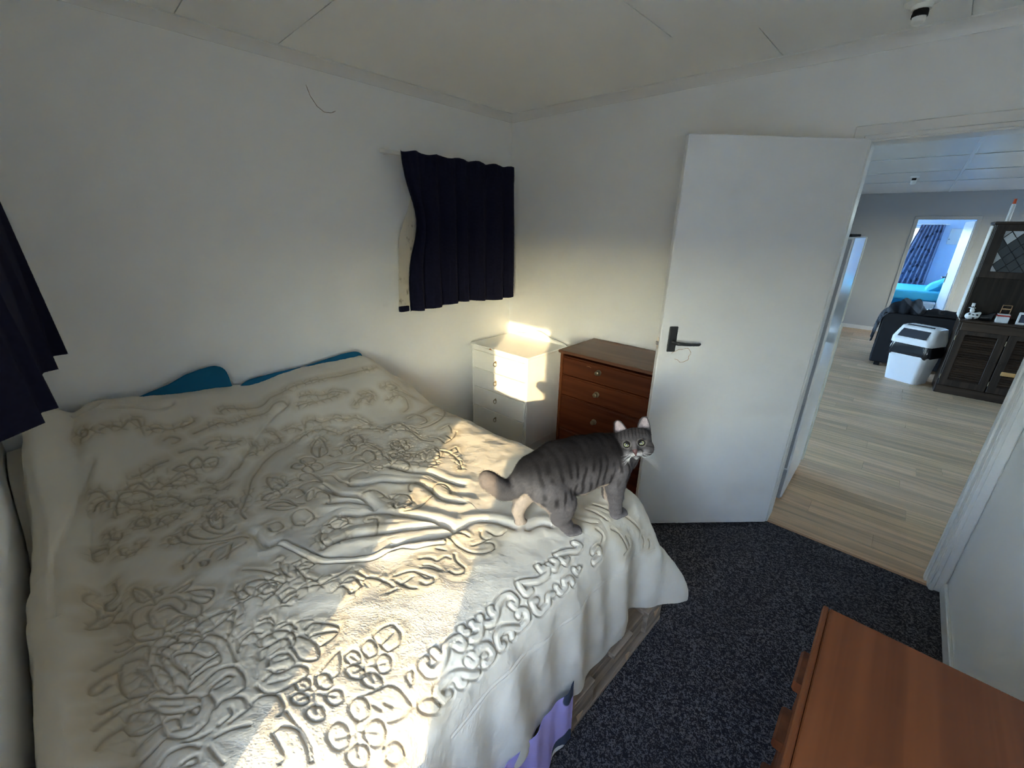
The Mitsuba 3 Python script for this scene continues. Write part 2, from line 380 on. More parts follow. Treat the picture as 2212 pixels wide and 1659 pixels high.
structure('window_3', frame_x(LX0 - 0.08, LX0 - 0.03, 1.2, 4.2, 0.5, 2.1), 'paint_trim', 'kitchen window frame out of sight on the left')
structure('window_6', frame_x(LX1 + 0.03, LX1 + 0.08, 3.9, 4.7, 0.6, 2.05), 'paint_trim', 'side window frame of the living room out of sight')
structure('window_7', frame_x(0.52, 0.58, 8.3, 9.3, 0.8, 2.1), 'paint_trim', 'side window frame of the blue room out of sight')
structure('window_4', join(box(3.5, 3.55, LY + 0.03, LY + 0.08, 0.8, 2.0), box(4.95, 5.0, LY + 0.03, LY + 0.08, 0.8, 2.0), box(3.5, 5.0, LY + 0.03, LY + 0.08, 0.8, 0.85), box(3.5, 5.0, LY + 0.03, LY + 0.08, 1.95, 2.0)), 'paint_trim', 'living room window frame out of sight on the right')

# unseen block added on the sill to keep sun off the bed foot
put('sun_blocker', cbox(2.335, 2.45, -2.948, -2.878, WZ0 + 0.0005, WZ0 + 0.36, 0.003), 'pallet_fresh')
put('sun_blocker__tape', cbox(2.385, 2.40, -2.949, -2.877, WZ0 + 0.001, WZ0 + 0.361, 0.001), 'rimu_pale')
tag('sun_blocker', 'added unseen block on the window sill keeping sun off the bed foot', 'sun_blocker')
# ------------------------------------------------------------------ blanket surface
BED_S0, BED_T0 = 1.70, -1.38          # where the cloth starts to roll over the foot and over the side


def smooth01(a, b, x):
    t = np.clip((x - a) / (b - a), 0, 1)
    return t * t * (3 - 2 * t)


ROLL_A = np.array([-5, 0.0, 0.08, 0.14, 0.19, 0.24, 0.30, 0.68, 2.0])
ROLL_X = np.array([-5, 0.0, 0.080, 0.137, 0.176, 0.199, 0.212, 0.258, 0.40])
ROLL_Z = np.array([0, 0.0, -0.006, -0.024, -0.055, -0.098, -0.157, -0.533, -1.85])
from scipy.interpolate import PchipInterpolator, CubicSpline
_rx, _rz = PchipInterpolator(ROLL_A, ROLL_X), PchipInterpolator(ROLL_A, ROLL_Z)


def top_height(x, y):
    z = 0.680 + 0.012 * np.sin(2.1 * x + 1.0) * np.cos(1.7 * y + 0.3)
    # the mattress dips a little where nobody sleeps at the foot and rises to the pillows at the head
    line = 0.895 + 0.04 * np.exp(-((y + 2.58) / 0.26) ** 2) - 0.02 * np.exp(-((y + 2.0) / 0.13) ** 2)
    side = 1 - smooth01(-1.42, -1.16, y)
    pillow = (line - 0.68) * (1 - smooth01(0.10, 0.62, x + 0.10 * np.exp(-((y + 2.03) / 0.12) ** 2)))
    z = z + pillow * side
    # roll of cloth along the wall
    c = -2.79 + 0.05 * smooth01(0.5, -0.05, x)
    z = z + 0.062 * np.exp(-((y - c) / 0.042) ** 2) - 0.022 * np.exp(-((y - c - 0.088) / 0.03) ** 2)
    e = 0.055 * smooth01(0.75, 0.0, x)
    z = z - 0.10 * smooth01(-2.835 + e, -2.868 + e, y)
    z = z + 0.022 * np.exp(-((x - 1.80) / 0.16) ** 2 - ((y + 1.27) / 0.16) ** 2)
    # broad unevenness
    p = np.stack([x * 2.4, y * 2.4, 0 * x], -1)
    z = z + 0.022 * (meshkit.fbm(p + 7.3, 3) - 0.5)
    return z


def blanket_point(s, t):
    """Position of the blanket's cloth coordinates: s from the headboard wall over the foot, t from the window wall over the far side."""
    a, b = s - BED_S0, t - BED_T0
    ap, bp = np.maximum(a, 0), np.maximum(b, 0)
    r, phi = (ap ** 3.6 + bp ** 3.6) ** (1 / 3.6), np.arctan2(bp, ap)
    cx, cy = ap / np.maximum(r, 1e-9), bp / np.maximum(r, 1e-9)
    R, D = _rx(r), _rz(r)
    both = np.sin(2 * phi) ** 2
    far = smooth01(0.18, 0.75, r)
    flare = far * (0.15 * np.exp(-((phi - 0.62) / 0.22) ** 2) - 0.035 * np.exp(-((phi - 0.16) / 0.12) ** 2) - 0.03 * np.exp(-((phi - 1.2) / 0.2) ** 2))
    # loose folds of the hanging part of the foot and of the side
    hang = 1.8 * smooth01(0.18, 0.42, r) * (1 - 0.45 * smooth01(0.5, 0.68, r))
    w = np.where(ap >= bp, t, s)
    fold = 0.0055 * np.sin(w * 21 + 2.5 * meshkit.noise(np.stack([w * 3, 0 * w, 0 * w], -1))) + 0.0045 * np.sin(w * 43 + 1.0)
    R = R + flare + hang * fold * (1 - 0.5 * both)
    D = D * (1 - 0.11 * both * far)
    inside = (a <= 0) & (b <= 0)
    x0, y0 = np.minimum(s, BED_S0), np.minimum(t, BED_T0)
    x = np.where(inside, s, np.where(r > 0, x0 + R * cx, s))
    y = np.where(inside, t, np.where(r > 0, y0 + R * cy, t))
    z = top_height(np.minimum(s, BED_S0 + 0.1), np.minimum(t, BED_T0 + 0.1)) + np.where(r > 0, D, 0)
    return np.stack([x, y, np.maximum(z, 0.02)], -1)
GROOVES = '1031,2651 1059,2654 1104,2648 1119,2633 1120,2619 1086,2625 1046,2642 1031,2651;1090,2610 1108,2600 1123,2600 1119,2615;1134,2581 1133,2559 1129,2533 1146,2541 1151,2563;1162,2551 1177,2529 1217,2499 1236,2506 1245,2523 1235,2533 1197,2548;1146,2621 1134,2645 1135,2660 1146,2670 1167,2673 1198,2669 1206,2648 1209,2639;1164,2632 1183,2639 1213,2639 1244,2630 1255,2615 1237,2608;1120,2619 1152,2619 1142,2606 1149,2589 1161,2575 1189,2567 1211,2563 1227,2569;1178,2619 1172,2606 1178,2594 1201,2585 1226,2579;1190,2614 1188,2603 1199,2590 1224,2581 1240,2572 1258,2565 1276,2551;1192,2560 1213,2546 1246,2536 1268,2542 1275,2554 1252,2572 1239,2582 1243,2598 1253,2607;1198,2669 1210,2677 1247,2669 1266,2652 1281,2627 1261,2619;1249,2573 1271,2581 1275,2596 1274,2611 1269,2620;1275,2554 1300,2554 1312,2562 1301,2581 1293,2602;1304,2554 1304,2531 1315,2507 1331,2478 1360,2491 1385,2504 1404,2519;1342,2556 1346,2534 1340,2503 1333,2482;1311,2598 1304,2587 1313,2572 1334,2559 1355,2561 1354,2575;1361,2560 1357,2549 1382,2529 1419,2519 1455,2519 1481,2521;1292,2650 1285,2627 1298,2608 1323,2601 1320,2621 1331,2635;1331,2635 1323,2622 1329,2604 1344,2585 1362,2577 1374,2587 1367,2602 1365,2616;1369,2583 1363,2568 1380,2552 1405,2543 1421,2550 1420,2561 1391,2579 1371,2594 1362,2610 1370,2619 1397,2617 1417,2610;1411,2542 1438,2542 1454,2550 1448,2571 1452,2597 1458,2605;1431,2544 1430,2564 1435,2586 1439,2601 1411,2604;1322,2647 1339,2636 1367,2625 1395,2619 1427,2608 1452,2604 1465,2613 1479,2618;1340,2639 1373,2639 1397,2635;1336,2663 1311,2656 1290,2652 1269,2677;1346,2659 1361,2662 1411,2657 1440,2649 1458,2639 1443,2633 1417,2632 1397,2635 1367,2645 1346,2659;1441,2634 1450,2623 1479,2618;1307,2710 1350,2712 1374,2709 1394,2696 1421,2664;1299,2710 1281,2701 1299,2677 1330,2664 1352,2666 1327,2686;1327,2686 1369,2673 1410,2664 1426,2660;1481,2616 1479,2589 1470,2562 1482,2536 1505,2523 1536,2520 1566,2531 1565,2550 1559,2571;1515,2584 1502,2572 1501,2548 1518,2536;1425,2683 1442,2664 1470,2642 1489,2618 1512,2601 1531,2603 1522,2625 1509,2645 1488,2664 1438,2683;1513,2600 1522,2585 1551,2581 1570,2593 1584,2604 1589,2626 1573,2651 1539,2669 1507,2672 1502,2664;1514,2660 1521,2647 1531,2641 1552,2642;1526,2635 1520,2626 1548,2613 1531,2603;1446,2713 1431,2705 1447,2686 1483,2672 1504,2674 1498,2690 1481,2712 1455,2716;1150,2747 1115,2735 1087,2713 1088,2690 1099,2697 1118,2712 1139,2731 1150,2747;984,2733 1010,2745 1046,2750 1056,2739 1067,2729 1098,2729 1115,2735 1131,2748;957,2686 1011,2692 1022,2710 1060,2713 1072,2693;1120,2702 1155,2677 1191,2671;1208,2708 1211,2690 1247,2675 1240,2689 1234,2710;1254,2681 1253,2708 1275,2731 1303,2747;1295,2710 1325,2737 1357,2752 1372,2752 1339,2729;1514,2675 1509,2696 1524,2712 1534,2715;1550,2669 1548,2686 1553,2704 1566,2714;1591,2688 1586,2676 1592,2660 1607,2638 1626,2626;1567,2586 1559,2571 1570,2551 1595,2535 1615,2532;1628,2599 1636,2578 1661,2546;1639,2612 1666,2608 1694,2602;1588,2644 1603,2627 1610,2606;1591,2561 1608,2567 1609,2588;1633,2655 1641,2633 1651,2635 1643,2651;1392,2711 1402,2728 1421,2744;1419,2723 1441,2739 1466,2754;1460,2720 1484,2741 1515,2754;1461,2511 1436,2498 1429,2476 1446,2455;1483,2467 1462,2455 1463,2434 1478,2416 1505,2401;1519,2482 1494,2471 1495,2452 1498,2429 1519,2416 1542,2422;1551,2474 1535,2463 1541,2444 1562,2430 1586,2428 1593,2442 1588,2463 1566,2476;1505,2401 1531,2405 1550,2419 1579,2419 1618,2390 1610,2381 1578,2376 1549,2385 1523,2399;1593,2442 1605,2423 1627,2415 1639,2427 1636,2453 1633,2479 1605,2505 1584,2509;1582,2492 1578,2469 1588,2451;1518,2375 1513,2361 1536,2337 1577,2317 1593,2344 1591,2369 1559,2380 1535,2379;1547,2382 1556,2359 1583,2326;1410,2444 1412,2426 1434,2421 1459,2433 1473,2395 1498,2392;1567,2582 1559,2569 1571,2550 1596,2535 1621,2540 1622,2571;1621,2533 1612,2520 1623,2498 1647,2484 1674,2484 1687,2498;1663,2253 1678,2222 1707,2222 1729,2244 1724,2269 1697,2273 1671,2275 1663,2253;1699,2271 1693,2235;1654,2398 1639,2347 1661,2353 1688,2378 1686,2389;1767,2366 1779,2336 1789,2310 1816,2295 1860,2290 1859,2315 1848,2344;1799,2354 1819,2345;1814,2333 1830,2324;1878,2370 1882,2351 1910,2338 1928,2339 1925,2359 1902,2374;1712,2520 1709,2507 1718,2495 1747,2482 1771,2482 1802,2488;1712,2520 1739,2518 1762,2517 1768,2529;1689,2486 1722,2482 1750,2476 1780,2476 1806,2483;1445,2197 1476,2194 1513,2171 1556,2156 1570,2156;1541,2125 1554,2099 1583,2079 1614,2076 1630,2060 1639,2072 1633,2090 1615,2094;1561,2139 1596,2132 1624,2117;1578,2178 1586,2155;1578,2136 1581,2113 1581,2101;1572,2062 1593,2042 1619,2033;1539,2043 1570,2014;1384,2384 1375,2363 1384,2333 1411,2291 1418,2261 1422,2224 1417,2202;1384,2384 1400,2380 1396,2368 1399,2349;1460,2259 1450,2231 1454,2221 1468,2213 1507,2215 1504,2247 1480,2246 1460,2259;1245,2452 1275,2461 1309,2452 1306,2438 1269,2442 1251,2428 1274,2395 1296,2376 1330,2360;1301,2414 1297,2396 1316,2372 1340,2384 1333,2409 1301,2414;1354,2412 1343,2382 1328,2353;1234,2329 1289,2342 1323,2337;1288,2309 1341,2308 1389,2292;1296,2309 1292,2284 1321,2266 1325,2283 1310,2310;1190,2417 1219,2391 1259,2369 1294,2357;682,2448 673,2419 701,2387 723,2409 719,2436 682,2448;790,2411 742,2365 761,2355 785,2390 790,2411;756,2351 780,2338 832,2338 828,2351 756,2351;573,2363 597,2342 591,2306 556,2259 534,2231;612,2388 625,2365 666,2346 639,2300;815,2423 884,2427 929,2409 856,2386 871,2407 831,2400 842,2417 815,2423;866,2451 924,2436 959,2407 951,2372;877,2502 832,2482 839,2467 865,2492 920,2478 966,2434 965,2382;860,2538 861,2523 904,2514 910,2529 881,2542 860,2538;904,2514 962,2482 994,2428 1008,2394 1048,2363;1054,2538 1029,2536 1034,2525 1015,2498 999,2460 1013,2417;1084,2497 1052,2496 1069,2479 1093,2488;1057,2471 1030,2450 1031,2407 1072,2424 1095,2455;1104,2439 1071,2411 1069,2380;522,2627 497,2600 504,2575 522,2547 553,2529 562,2556 559,2590 532,2608;566,2519 581,2486 651,2459 648,2498 611,2534;756,2550 712,2519 738,2486 770,2513 764,2552;539,2649 516,2638 517,2620 550,2633 596,2635;523,2684 502,2679 502,2653 506,2639;697,2600 664,2581 691,2565 731,2567 727,2587 697,2600;583,2600 596,2581 636,2556 644,2540;676,2667 717,2666 751,2647 723,2638;808,2654 842,2654 858,2635 843,2609 813,2602;451,2381 443,2359 468,2349 489,2363 485,2388 466,2393 451,2381;473,2350 459,2318 473,2296 500,2313 495,2350 473,2350;466,2447 458,2416 477,2393 482,2420 466,2447;523,2492 516,2462 504,2419 535,2389 547,2403 542,2444 523,2492;407,2407 405,2365 420,2324 414,2310;401,2317 392,2278 409,2239 420,2193 427,2238 427,2287;456,2681 468,2658 501,2641;486,2595 479,2555 515,2529 497,2501;450,2560 445,2526 431,2488 426,2449;794,2712 746,2713 733,2698 774,2679;241,2660 225,2650 239,2635 259,2643 253,2659;254,2603 244,2575 259,2539 236,2513 243,2488 270,2485;293,2474 291,2442 305,2406 301,2364 285,2316;346,2437 339,2410 355,2386 366,2415;502,2190 496,2162 450,2145 423,2148;483,2157 467,2121 433,2089;257,2211 240,2172 236,2120 225,2073 213,2020 196,1970 206,1925 207,1868 212,1837 216,1770 226,1686 235,1598 234,1499 239,1412;341,2335 326,2276 314,2231 323,2202 313,2165 289,2119 270,2068 255,2014 238,1979 262,1936 278,1933;459,1821 461,1771 482,1736 493,1690 529,1668 583,1651;433,1918 407,1899 420,1873 449,1849 459,1821;279,1853 294,1810 317,1771 316,1718 342,1660;314,1900 326,1856 344,1792 349,1742 339,1689;382,1995 393,1964 430,1938;366,2062 378,2043 420,2033 451,2055 435,2080;480,2128 448,2094 443,2079;508,2164 485,2173 487,2190;933,2336 892,2338 828,2313 756,2276 682,2245 607,2195 534,2124 497,2072 491,2029 465,1969 464,1911 489,1858 560,1800 555,1730 581,1700 620,1664 684,1643;527,1913 582,1959 657,1981 697,1973 678,1932 607,1905 545,1893 523,1900 527,1913;697,1973 609,1934;703,1879 688,1848 715,1816 755,1832 771,1874;745,1826 738,1788 788,1756 859,1763 890,1776;813,1835 791,1800 833,1788 895,1825 890,1856 850,1855;890,1776 935,1774 989,1802 987,1829 943,1858;789,1979 792,1949 845,1913 888,1871 908,1827;869,1966 887,1924 897,1876;820,1883 798,1849 822,1840;679,1900 699,1882 748,1895 745,1927 706,1935;635,1803 610,1760 658,1750 712,1779 710,1813 635,1803;1013,1687 995,1649 1019,1641 1063,1680 1056,1712;1006,1625 996,1578 1049,1586 1093,1627 1086,1672;1056,1712 1086,1672 1112,1648 1128,1685 1095,1716;989,1802 989,1762 1027,1740 1071,1764 1054,1793 997,1807;695,2186 764,2203 814,2191 820,2163 770,2153 727,2168 695,2186;813,2158 789,2133 796,2104 827,2098;817,2108 781,2083 800,2054 856,2049 901,2055;865,2132 854,2095 875,2067 909,2059;827,2253 813,2224 826,2191 865,2197 864,2229 835,2256;902,2262 893,2231 924,2202 998,2184 983,2216 942,2245 902,2262;929,2118 934,2102 977,2125 987,2147 945,2133 929,2118;984,2119 959,2090 998,2076 1049,2091;976,1976 942,1947 940,1910 970,1896;1028,2221 1016,2204 1034,2170 1080,2165 1107,2193 1084,2230 1028,2221;1022,2295 1020,2272 1045,2258 1074,2272 1075,2295 1042,2302;1196,1927 1188,1891 1231,1873 1273,1886 1291,1919 1266,1952 1229,1938;1098,1987 1096,1956 1133,1933 1180,1932;1218,1853 1174,1828 1166,1801 1208,1786;1277,1799 1252,1757 1276,1735 1342,1760;1308,1940 1328,1905 1317,1866 1308,1822;1174,2158 1176,2139 1180,2120 1192,2100 1223,2107 1219,2135 1192,2158;1198,2185 1256,2211 1281,2189 1275,2142;1256,2052 1271,2029 1319,2053 1343,2080;424,1653 396,1587 398,1533 430,1575;386,1595 378,1548 400,1527 420,1561;370,1448 366,1400 382,1366 403,1418;453,1467 440,1406 466,1370 540,1399 563,1445;408,1391 427,1343 468,1316;646,1473 635,1420 692,1408 761,1443 766,1477;734,1526 799,1501 798,1427 617,1221;640,1393 615,1320 576,1214 677,1220;715,1339 777,1317 767,1240;688,1639 655,1578 680,1538 753,1545 844,1547;719,1592 779,1557 891,1567 950,1543;899,1525 942,1502 999,1512 982,1447 947,1396;871,1431 876,1390 940,1419;942,1451 983,1462;1071,1535 1061,1499 1094,1514 1099,1539;1037,1583 1084,1553 1159,1568 1227,1608;871,2169 856,2150 892,2129 931,2136 934,2163;888,2205 916,2190 966,2184 992,2161;858,2036 894,2003 948,2001 981,1983;920,2059 965,2052 1011,2055;1530,1924 1573,1924 1625,1915 1659,1891 1670,1858 1652,1840 1630,1851;1534,1891 1547,1883 1572,1874;1607,1892 1617,1864 1621,1842;1579,1828 1609,1844 1625,1833;1596,1812 1629,1810 1644,1791 1643,1777;1541,2043 1557,2019 1582,2011 1583,1985 1601,1976;1543,1981 1562,1967;1596,1955 1633,1970 1659,1969 1670,1985 1661,2005 1639,2011;1570,2051 1594,2032 1623,2027;1539,2130 1552,2104 1579,2078 1613,2067 1632,2061 1642,2073 1634,2092 1618,2096;1578,2131 1602,2129 1622,2118;1797,2262 1807,2272 1824,2273 1817,2260 1801,2253 1797,2262;1873,1465 1911,1439 1976,1420;1935,1411 1983,1399 1984,1443;1840,1519 1866,1515 1887,1546;1759,1542 1799,1527 1825,1500;1763,1473 1801,1463 1843,1456;1769,1435 1804,1419 1840,1401;1879,1369 1917,1343 1973,1290;2004,1262 2033,1242 2050,1245;2027,1216 2046,1207 2064,1211;1701,2282 1709,2292 1706,2303 1696,2309 1681,2310 1668,2303 1665,2292 1672,2282 1686,2279 1701,2282;1692,2320 1697,2328 1694,2338 1684,2345 1670,2347 1660,2342 1659,2332 1666,2323 1679,2318 1692,2320;1734,2332 1735,2342 1727,2353 1712,2360 1696,2360 1688,2353 1692,2342 1706,2332 1722,2329 1734,2332;1780,2317 1779,2328 1767,2338 1749,2344 1734,2343 1728,2334 1735,2322 1752,2313 1769,2312 1780,2317;1754,2277 1762,2288 1761,2299 1750,2306 1735,2306 1722,2298 1717,2286 1724,2276 1739,2272 1754,2277;1655,2424 1666,2427 1670,2436 1666,2444 1657,2450 1644,2450 1637,2444 1636,2435 1644,2427 1655,2424;1703,2396 1702,2405 1691,2413 1675,2416 1662,2413 1656,2406 1663,2396 1677,2390 1693,2390 1703,2396;1696,2442 1700,2449 1697,2458 1686,2466 1674,2469 1664,2465 1663,2457 1671,2447 1683,2442 1696,2442;1746,2431 1753,2439 1749,2449 1739,2457 1725,2460 1714,2455 1712,2446 1720,2436 1734,2430 1746,2431;1744,2389 1749,2396 1747,2407 1736,2415 1723,2417 1712,2412 1711,2403 1718,2393 1731,2387 1744,2389;1801,2361 1809,2372 1807,2384 1796,2393 1780,2394 1766,2387 1762,2375 1770,2363 1786,2358 1801,2361;1861,2355 1869,2366 1867,2380 1855,2390 1838,2392 1825,2385 1821,2371 1828,2358 1845,2352 1861,2355;1816,2413 1825,2424 1823,2437 1811,2446 1794,2448 1780,2441 1774,2428 1783,2416 1799,2410 1816,2413;1871,2397 1878,2406 1874,2420 1862,2431 1847,2434 1836,2429 1834,2416 1842,2403 1857,2395 1871,2397;714,1997 729,2012 725,2030 703,2044 675,2047 652,2038 647,2020 661,2003 687,1993 714,1997;721,2045 736,2057 738,2073 725,2087 703,2092 682,2085 673,2070 679,2053 698,2043 721,2045;784,1996 798,2009 798,2024 781,2034 758,2035 738,2026 730,2011 740,1998 761,1992 784,1996;783,2034 794,2044 791,2057 776,2068 757,2070 740,2063 736,2050 746,2038 764,2031 783,2034;852,1659 863,1671 864,1683 853,1688 835,1685 819,1675 813,1663 818,1653 834,1652 852,1659;874,1639 886,1651 886,1663 876,1668 858,1665 843,1655 836,1642 841,1633 857,1631 874,1639;917,1652 927,1663 927,1674 918,1679 902,1676 888,1667 882,1655 888,1647 901,1645 917,1652;926,1684 934,1694 933,1705 923,1711 908,1709 896,1701 892,1690 898,1681 912,1679 926,1684;877,1688 887,1699 887,1710 878,1715 862,1712 847,1703 841,1692 846,1683 861,1682 877,1688;939,1730 947,1739 945,1751 934,1757 920,1757 908,1749 904,1738 911,1728 925,1725 939,1730;948,1701 955,1710 952,1722 940,1729 927,1729 916,1722 914,1711 921,1701 935,1697 948,1701;981,1690 989,1700 987,1710 978,1716 964,1714 953,1707 949,1696 955,1687 968,1685 981,1690;1003,1709 1009,1717 1007,1726 998,1732 987,1732 977,1726 975,1717 981,1709 992,1705 1003,1709;968,1732 973,1741 970,1751 959,1759 946,1760 937,1754 935,1744 943,1734 956,1729 968,1732;1902,2237 1906,2247 1899,2262 1884,2276 1870,2282 1862,2277 1863,2264 1873,2249 1888,2238 1902,2237'
BANDS = '1138,2313 1158,2296 1198,2282 1243,2272 1283,2263 1324,2246 1360,2208 1399,2172 1429,2130 1437,2087 1453,2051 1486,2021 1512,1982 1531,1950;1804,2221 1812,2230 1827,2228 1837,2213 1836,2196 1828,2181 1810,2158 1810,2136 1816,2122 1831,2122 1835,2132 1826,2139;1837,2100 1842,2078 1832,2063 1809,2045;1808,2073 1818,2074 1821,2065;1800,2103 1812,2108 1817,2098;1832,2045 1840,2025 1833,2008 1816,1984 1808,1956 1817,1936 1839,1933 1848,1948 1837,1952;1810,2006 1823,2011 1827,2003;1871,1951 1866,1940 1879,1926 1900,1934 1903,1961 1885,1990 1871,2019 1877,2040 1897,2045 1903,2032;1886,1991 1904,1996;1902,2101 1907,2084 1899,2069 1874,2074 1866,2094 1869,2110;1869,2137 1882,2129 1879,2117 1865,2122;1908,2129 1894,2150 1876,2171 1868,2197 1868,2223 1877,2233 1894,2225 1895,2211;1876,2176 1893,2177 1901,2168;1801,2191 1814,2189;1845,1876 1840,1897 1820,1896 1809,1890 1822,1865 1839,1830 1842,1799 1832,1781;1875,1879 1873,1896 1890,1897 1912,1878 1912,1851 1892,1832 1898,1815;1807,1801 1822,1804 1820,1789;1823,1770 1844,1765 1836,1741 1821,1747;1888,1794 1910,1786 1908,1763 1891,1759 1897,1733 1914,1728;1816,1718 1829,1679 1847,1643 1843,1622 1824,1632;1832,1722 1850,1719 1847,1699;1886,1701 1901,1692 1896,1676;1887,1592 1890,1559 1921,1562 1917,1605'
VEINS = '1717,2322 1687,2295;1717,2322 1674,2334;1717,2322 1712,2348;1717,2322 1760,2328;1717,2322 1743,2288;1686,2428 1653,2438;1688,2428 1679,2402;1689,2430 1681,2457;1693,2430 1734,2444;1693,2427 1730,2402;1818,2400 1785,2376;1818,2399 1847,2370;1819,2403 1803,2434;1823,2402 1856,2415;1894,2371 1894,2356;1236,2509 1200,2534 1171,2547;1054,2648 1105,2633;1090,2696 1123,2727;1313,2631 1317,2611;1238,2662 1255,2641;1223,2627 1192,2631;1287,2561 1284,2583;1522,2547 1518,2571;1472,2659 1499,2633;1453,2700 1487,2684;1569,2630 1548,2654;1560,2452 1567,2438;1599,2488 1616,2456;736,2036 673,2035;736,2036 706,2068;736,2036 761,2012;736,2036 782,2041;754,2178 805,2166;913,2243 961,2207;871,1678 839,1670;871,1678 862,1650;880,1678 905,1663;1047,1681 1003,1655;1074,1644 1034,1600;855,1795 798,1792;478,2344 485,2308;468,2434 473,2403;763,2513 765,2543;610,2488 640,2464'
FOLDS = '944,2070 1032,2047 1086,2018 1129,1999 1172,2000 1208,2006;989,1987 1039,1954 1066,1893 1118,1846 1176,1803 1239,1792 1318,1802 1417,1764;1056,2103 1082,2071 1130,2028 1169,2003;1164,2099 1202,2066 1227,2017 1281,1975 1343,1945 1405,1916 1451,1891 1514,1887;997,1807 1058,1789 1120,1745 1177,1717 1235,1714 1290,1699 1322,1681;1277,2221 1278,2184 1292,2135 1338,2077 1382,2018 1425,1955 1474,1894;1297,1980 1353,1941 1429,1905 1485,1893 1519,1890;1434,2068 1458,2014 1500,1948 1520,1885 1522,1815 1572,1767 1630,1749 1652,1743;1688,1711 1696,1666 1727,1642;1034,2342 1084,2340 1130,2335 1138,2313;278,1933 281,1984 306,2036 364,2093 411,2132 475,2189 508,2222 549,2253;356,2655 523,2733 779,2772 931,2783 1098,2789;90,2583 127,2623 110,2658;183,2363 191,2418 160,2503 141,2569'
SEAM = '1998,2226 1986,2161 1977,2091 1976,2020 1988,1945 2003,1895 2013,1820 2012,1721 2012,1618 2037,1497 2067,1378 2080,1249 2067,1189'
# ------------------------------------------------------------------ the embossed blanket, its carved lines and folds
def lines(txt):
    return [np.array([[float(a) * 1e-3, -float(b) * 1e-3] for a, b in (q.split(',') for q in L.split())]) for L in txt.split(';') if L.strip()]


def spline(P, step):
    d = np.r_[0, np.cumsum(np.linalg.norm(np.diff(P, axis=0), axis=1) + 1e-9)]
    n = max(int(d[-1] / step), 2)
    u = np.linspace(0, d[-1], n)
    return PchipInterpolator(d, P)(u) if len(P) > 2 else np.stack([np.interp(u, d, P[:, k]) for k in (0, 1)], 1)


def dist_to(txt, Q, step, reach):
    pts = np.vstack([spline(P, step) for P in lines(txt)])
    d, i = cKDTree(pts).query(Q, distance_upper_bound=reach, workers=-1)
    return np.where(np.isfinite(d), d, reach * 4)


STEP = 0.0027
S_END, T_END = 2.348, -0.965
sv = np.arange(0.050, S_END, STEP)
tv = np.arange(-2.864, T_END, STEP)
Sg, Tg = np.meshgrid(sv, tv, indexing='ij')
# the hem is not quite straight
hem = smooth01(1.95, S_END, Sg) * (0.012 * np.sin(Tg * 5.0 + 0.6) * smooth01(-1.2, -1.5, Tg) - 0.065 * np.exp(-((Tg + 1.97) / 0.17) ** 2))
Pb = blanket_point(Sg + hem, Tg)
Q = np.stack([Sg.ravel(), Tg.ravel()], 1)
dg = dist_to(GROOVES, Q, 0.002, 0.05).reshape(Sg.shape)
db = dist_to(BANDS, Q, 0.002, 0.06).reshape(Sg.shape)
df = dist_to(FOLDS, Q, 0.003, 0.10).reshape(Sg.shape)
ds = dist_to(SEAM, Q, 0.003, 0.05).reshape(Sg.shape)
dv = dist_to(VEINS, Q, 0.002, 0.03).reshape(Sg.shape)
disp = -0.0052 * np.exp(-(dg / 0.0030) ** 2) + 0.0013 * np.exp(-((dg - 0.012) / 0.009) ** 2)
disp += -0.0034 * np.exp(-(dv / 0.0034) ** 2) - 0.004 * np.exp(-((dv) / 0.002) ** 2) * 0
disp += 0.0042 * (1 - smooth01(0.004, 0.0105, db)) - 0.0050 * np.exp(-((db - 0.0120) / 0.0028) ** 2)
disp += -0.013 * np.exp(-(df / 0.0095) ** 2) + 0.0060 * np.exp(-((df - 0.030) / 0.022) ** 2)
disp += 0.0012 * np.exp(-(ds / 0.004) ** 2) - 0.0016 * np.exp(-((ds - 0.006) / 0.0025) ** 2)
# small petals crowded together inside the flower clusters
rp_ = np.random.default_rng(77)
gi, gj = np.meshgrid(np.arange(-2, 70), np.arange(-2, 60), indexing='ij')
cellp = np.stack([gi * 0.036, -2.95 + gj * 0.036], -1).reshape(-1, 2) + rp_.uniform(-0.014, 0.014, (gi.size, 2))
wq = Q + 0.014 * (np.stack([meshkit.fbm(np.stack([Q[:, 0] * 16, Q[:, 1] * 16, 0 * Q[:, 0] + k], -1), 2, 30 + k) for k in (0, 1)], 1) - 0.5)
dd, _ = cKDTree(cellp).query(wq, k=2, workers=-1)
edge = (dd[:, 1] - dd[:, 0]).reshape(Sg.shape)
crowd = smooth01(0.030, 0.012, dg) * smooth01(1.62, 1.45, Sg) * smooth01(-1.30, -1.42, Tg) * smooth01(-2.78, -2.68, Tg) * smooth01(0.40, 0.52, meshkit.fbm(np.stack([Sg * 5, Tg * 5, 0 * Sg], -1), 2, 41))
petal = np.exp(-(edge / 0.0042) ** 2)
disp += crowd * (-0.0026 * petal + 0.0016 * smooth01(0.004, 0.018, edge))
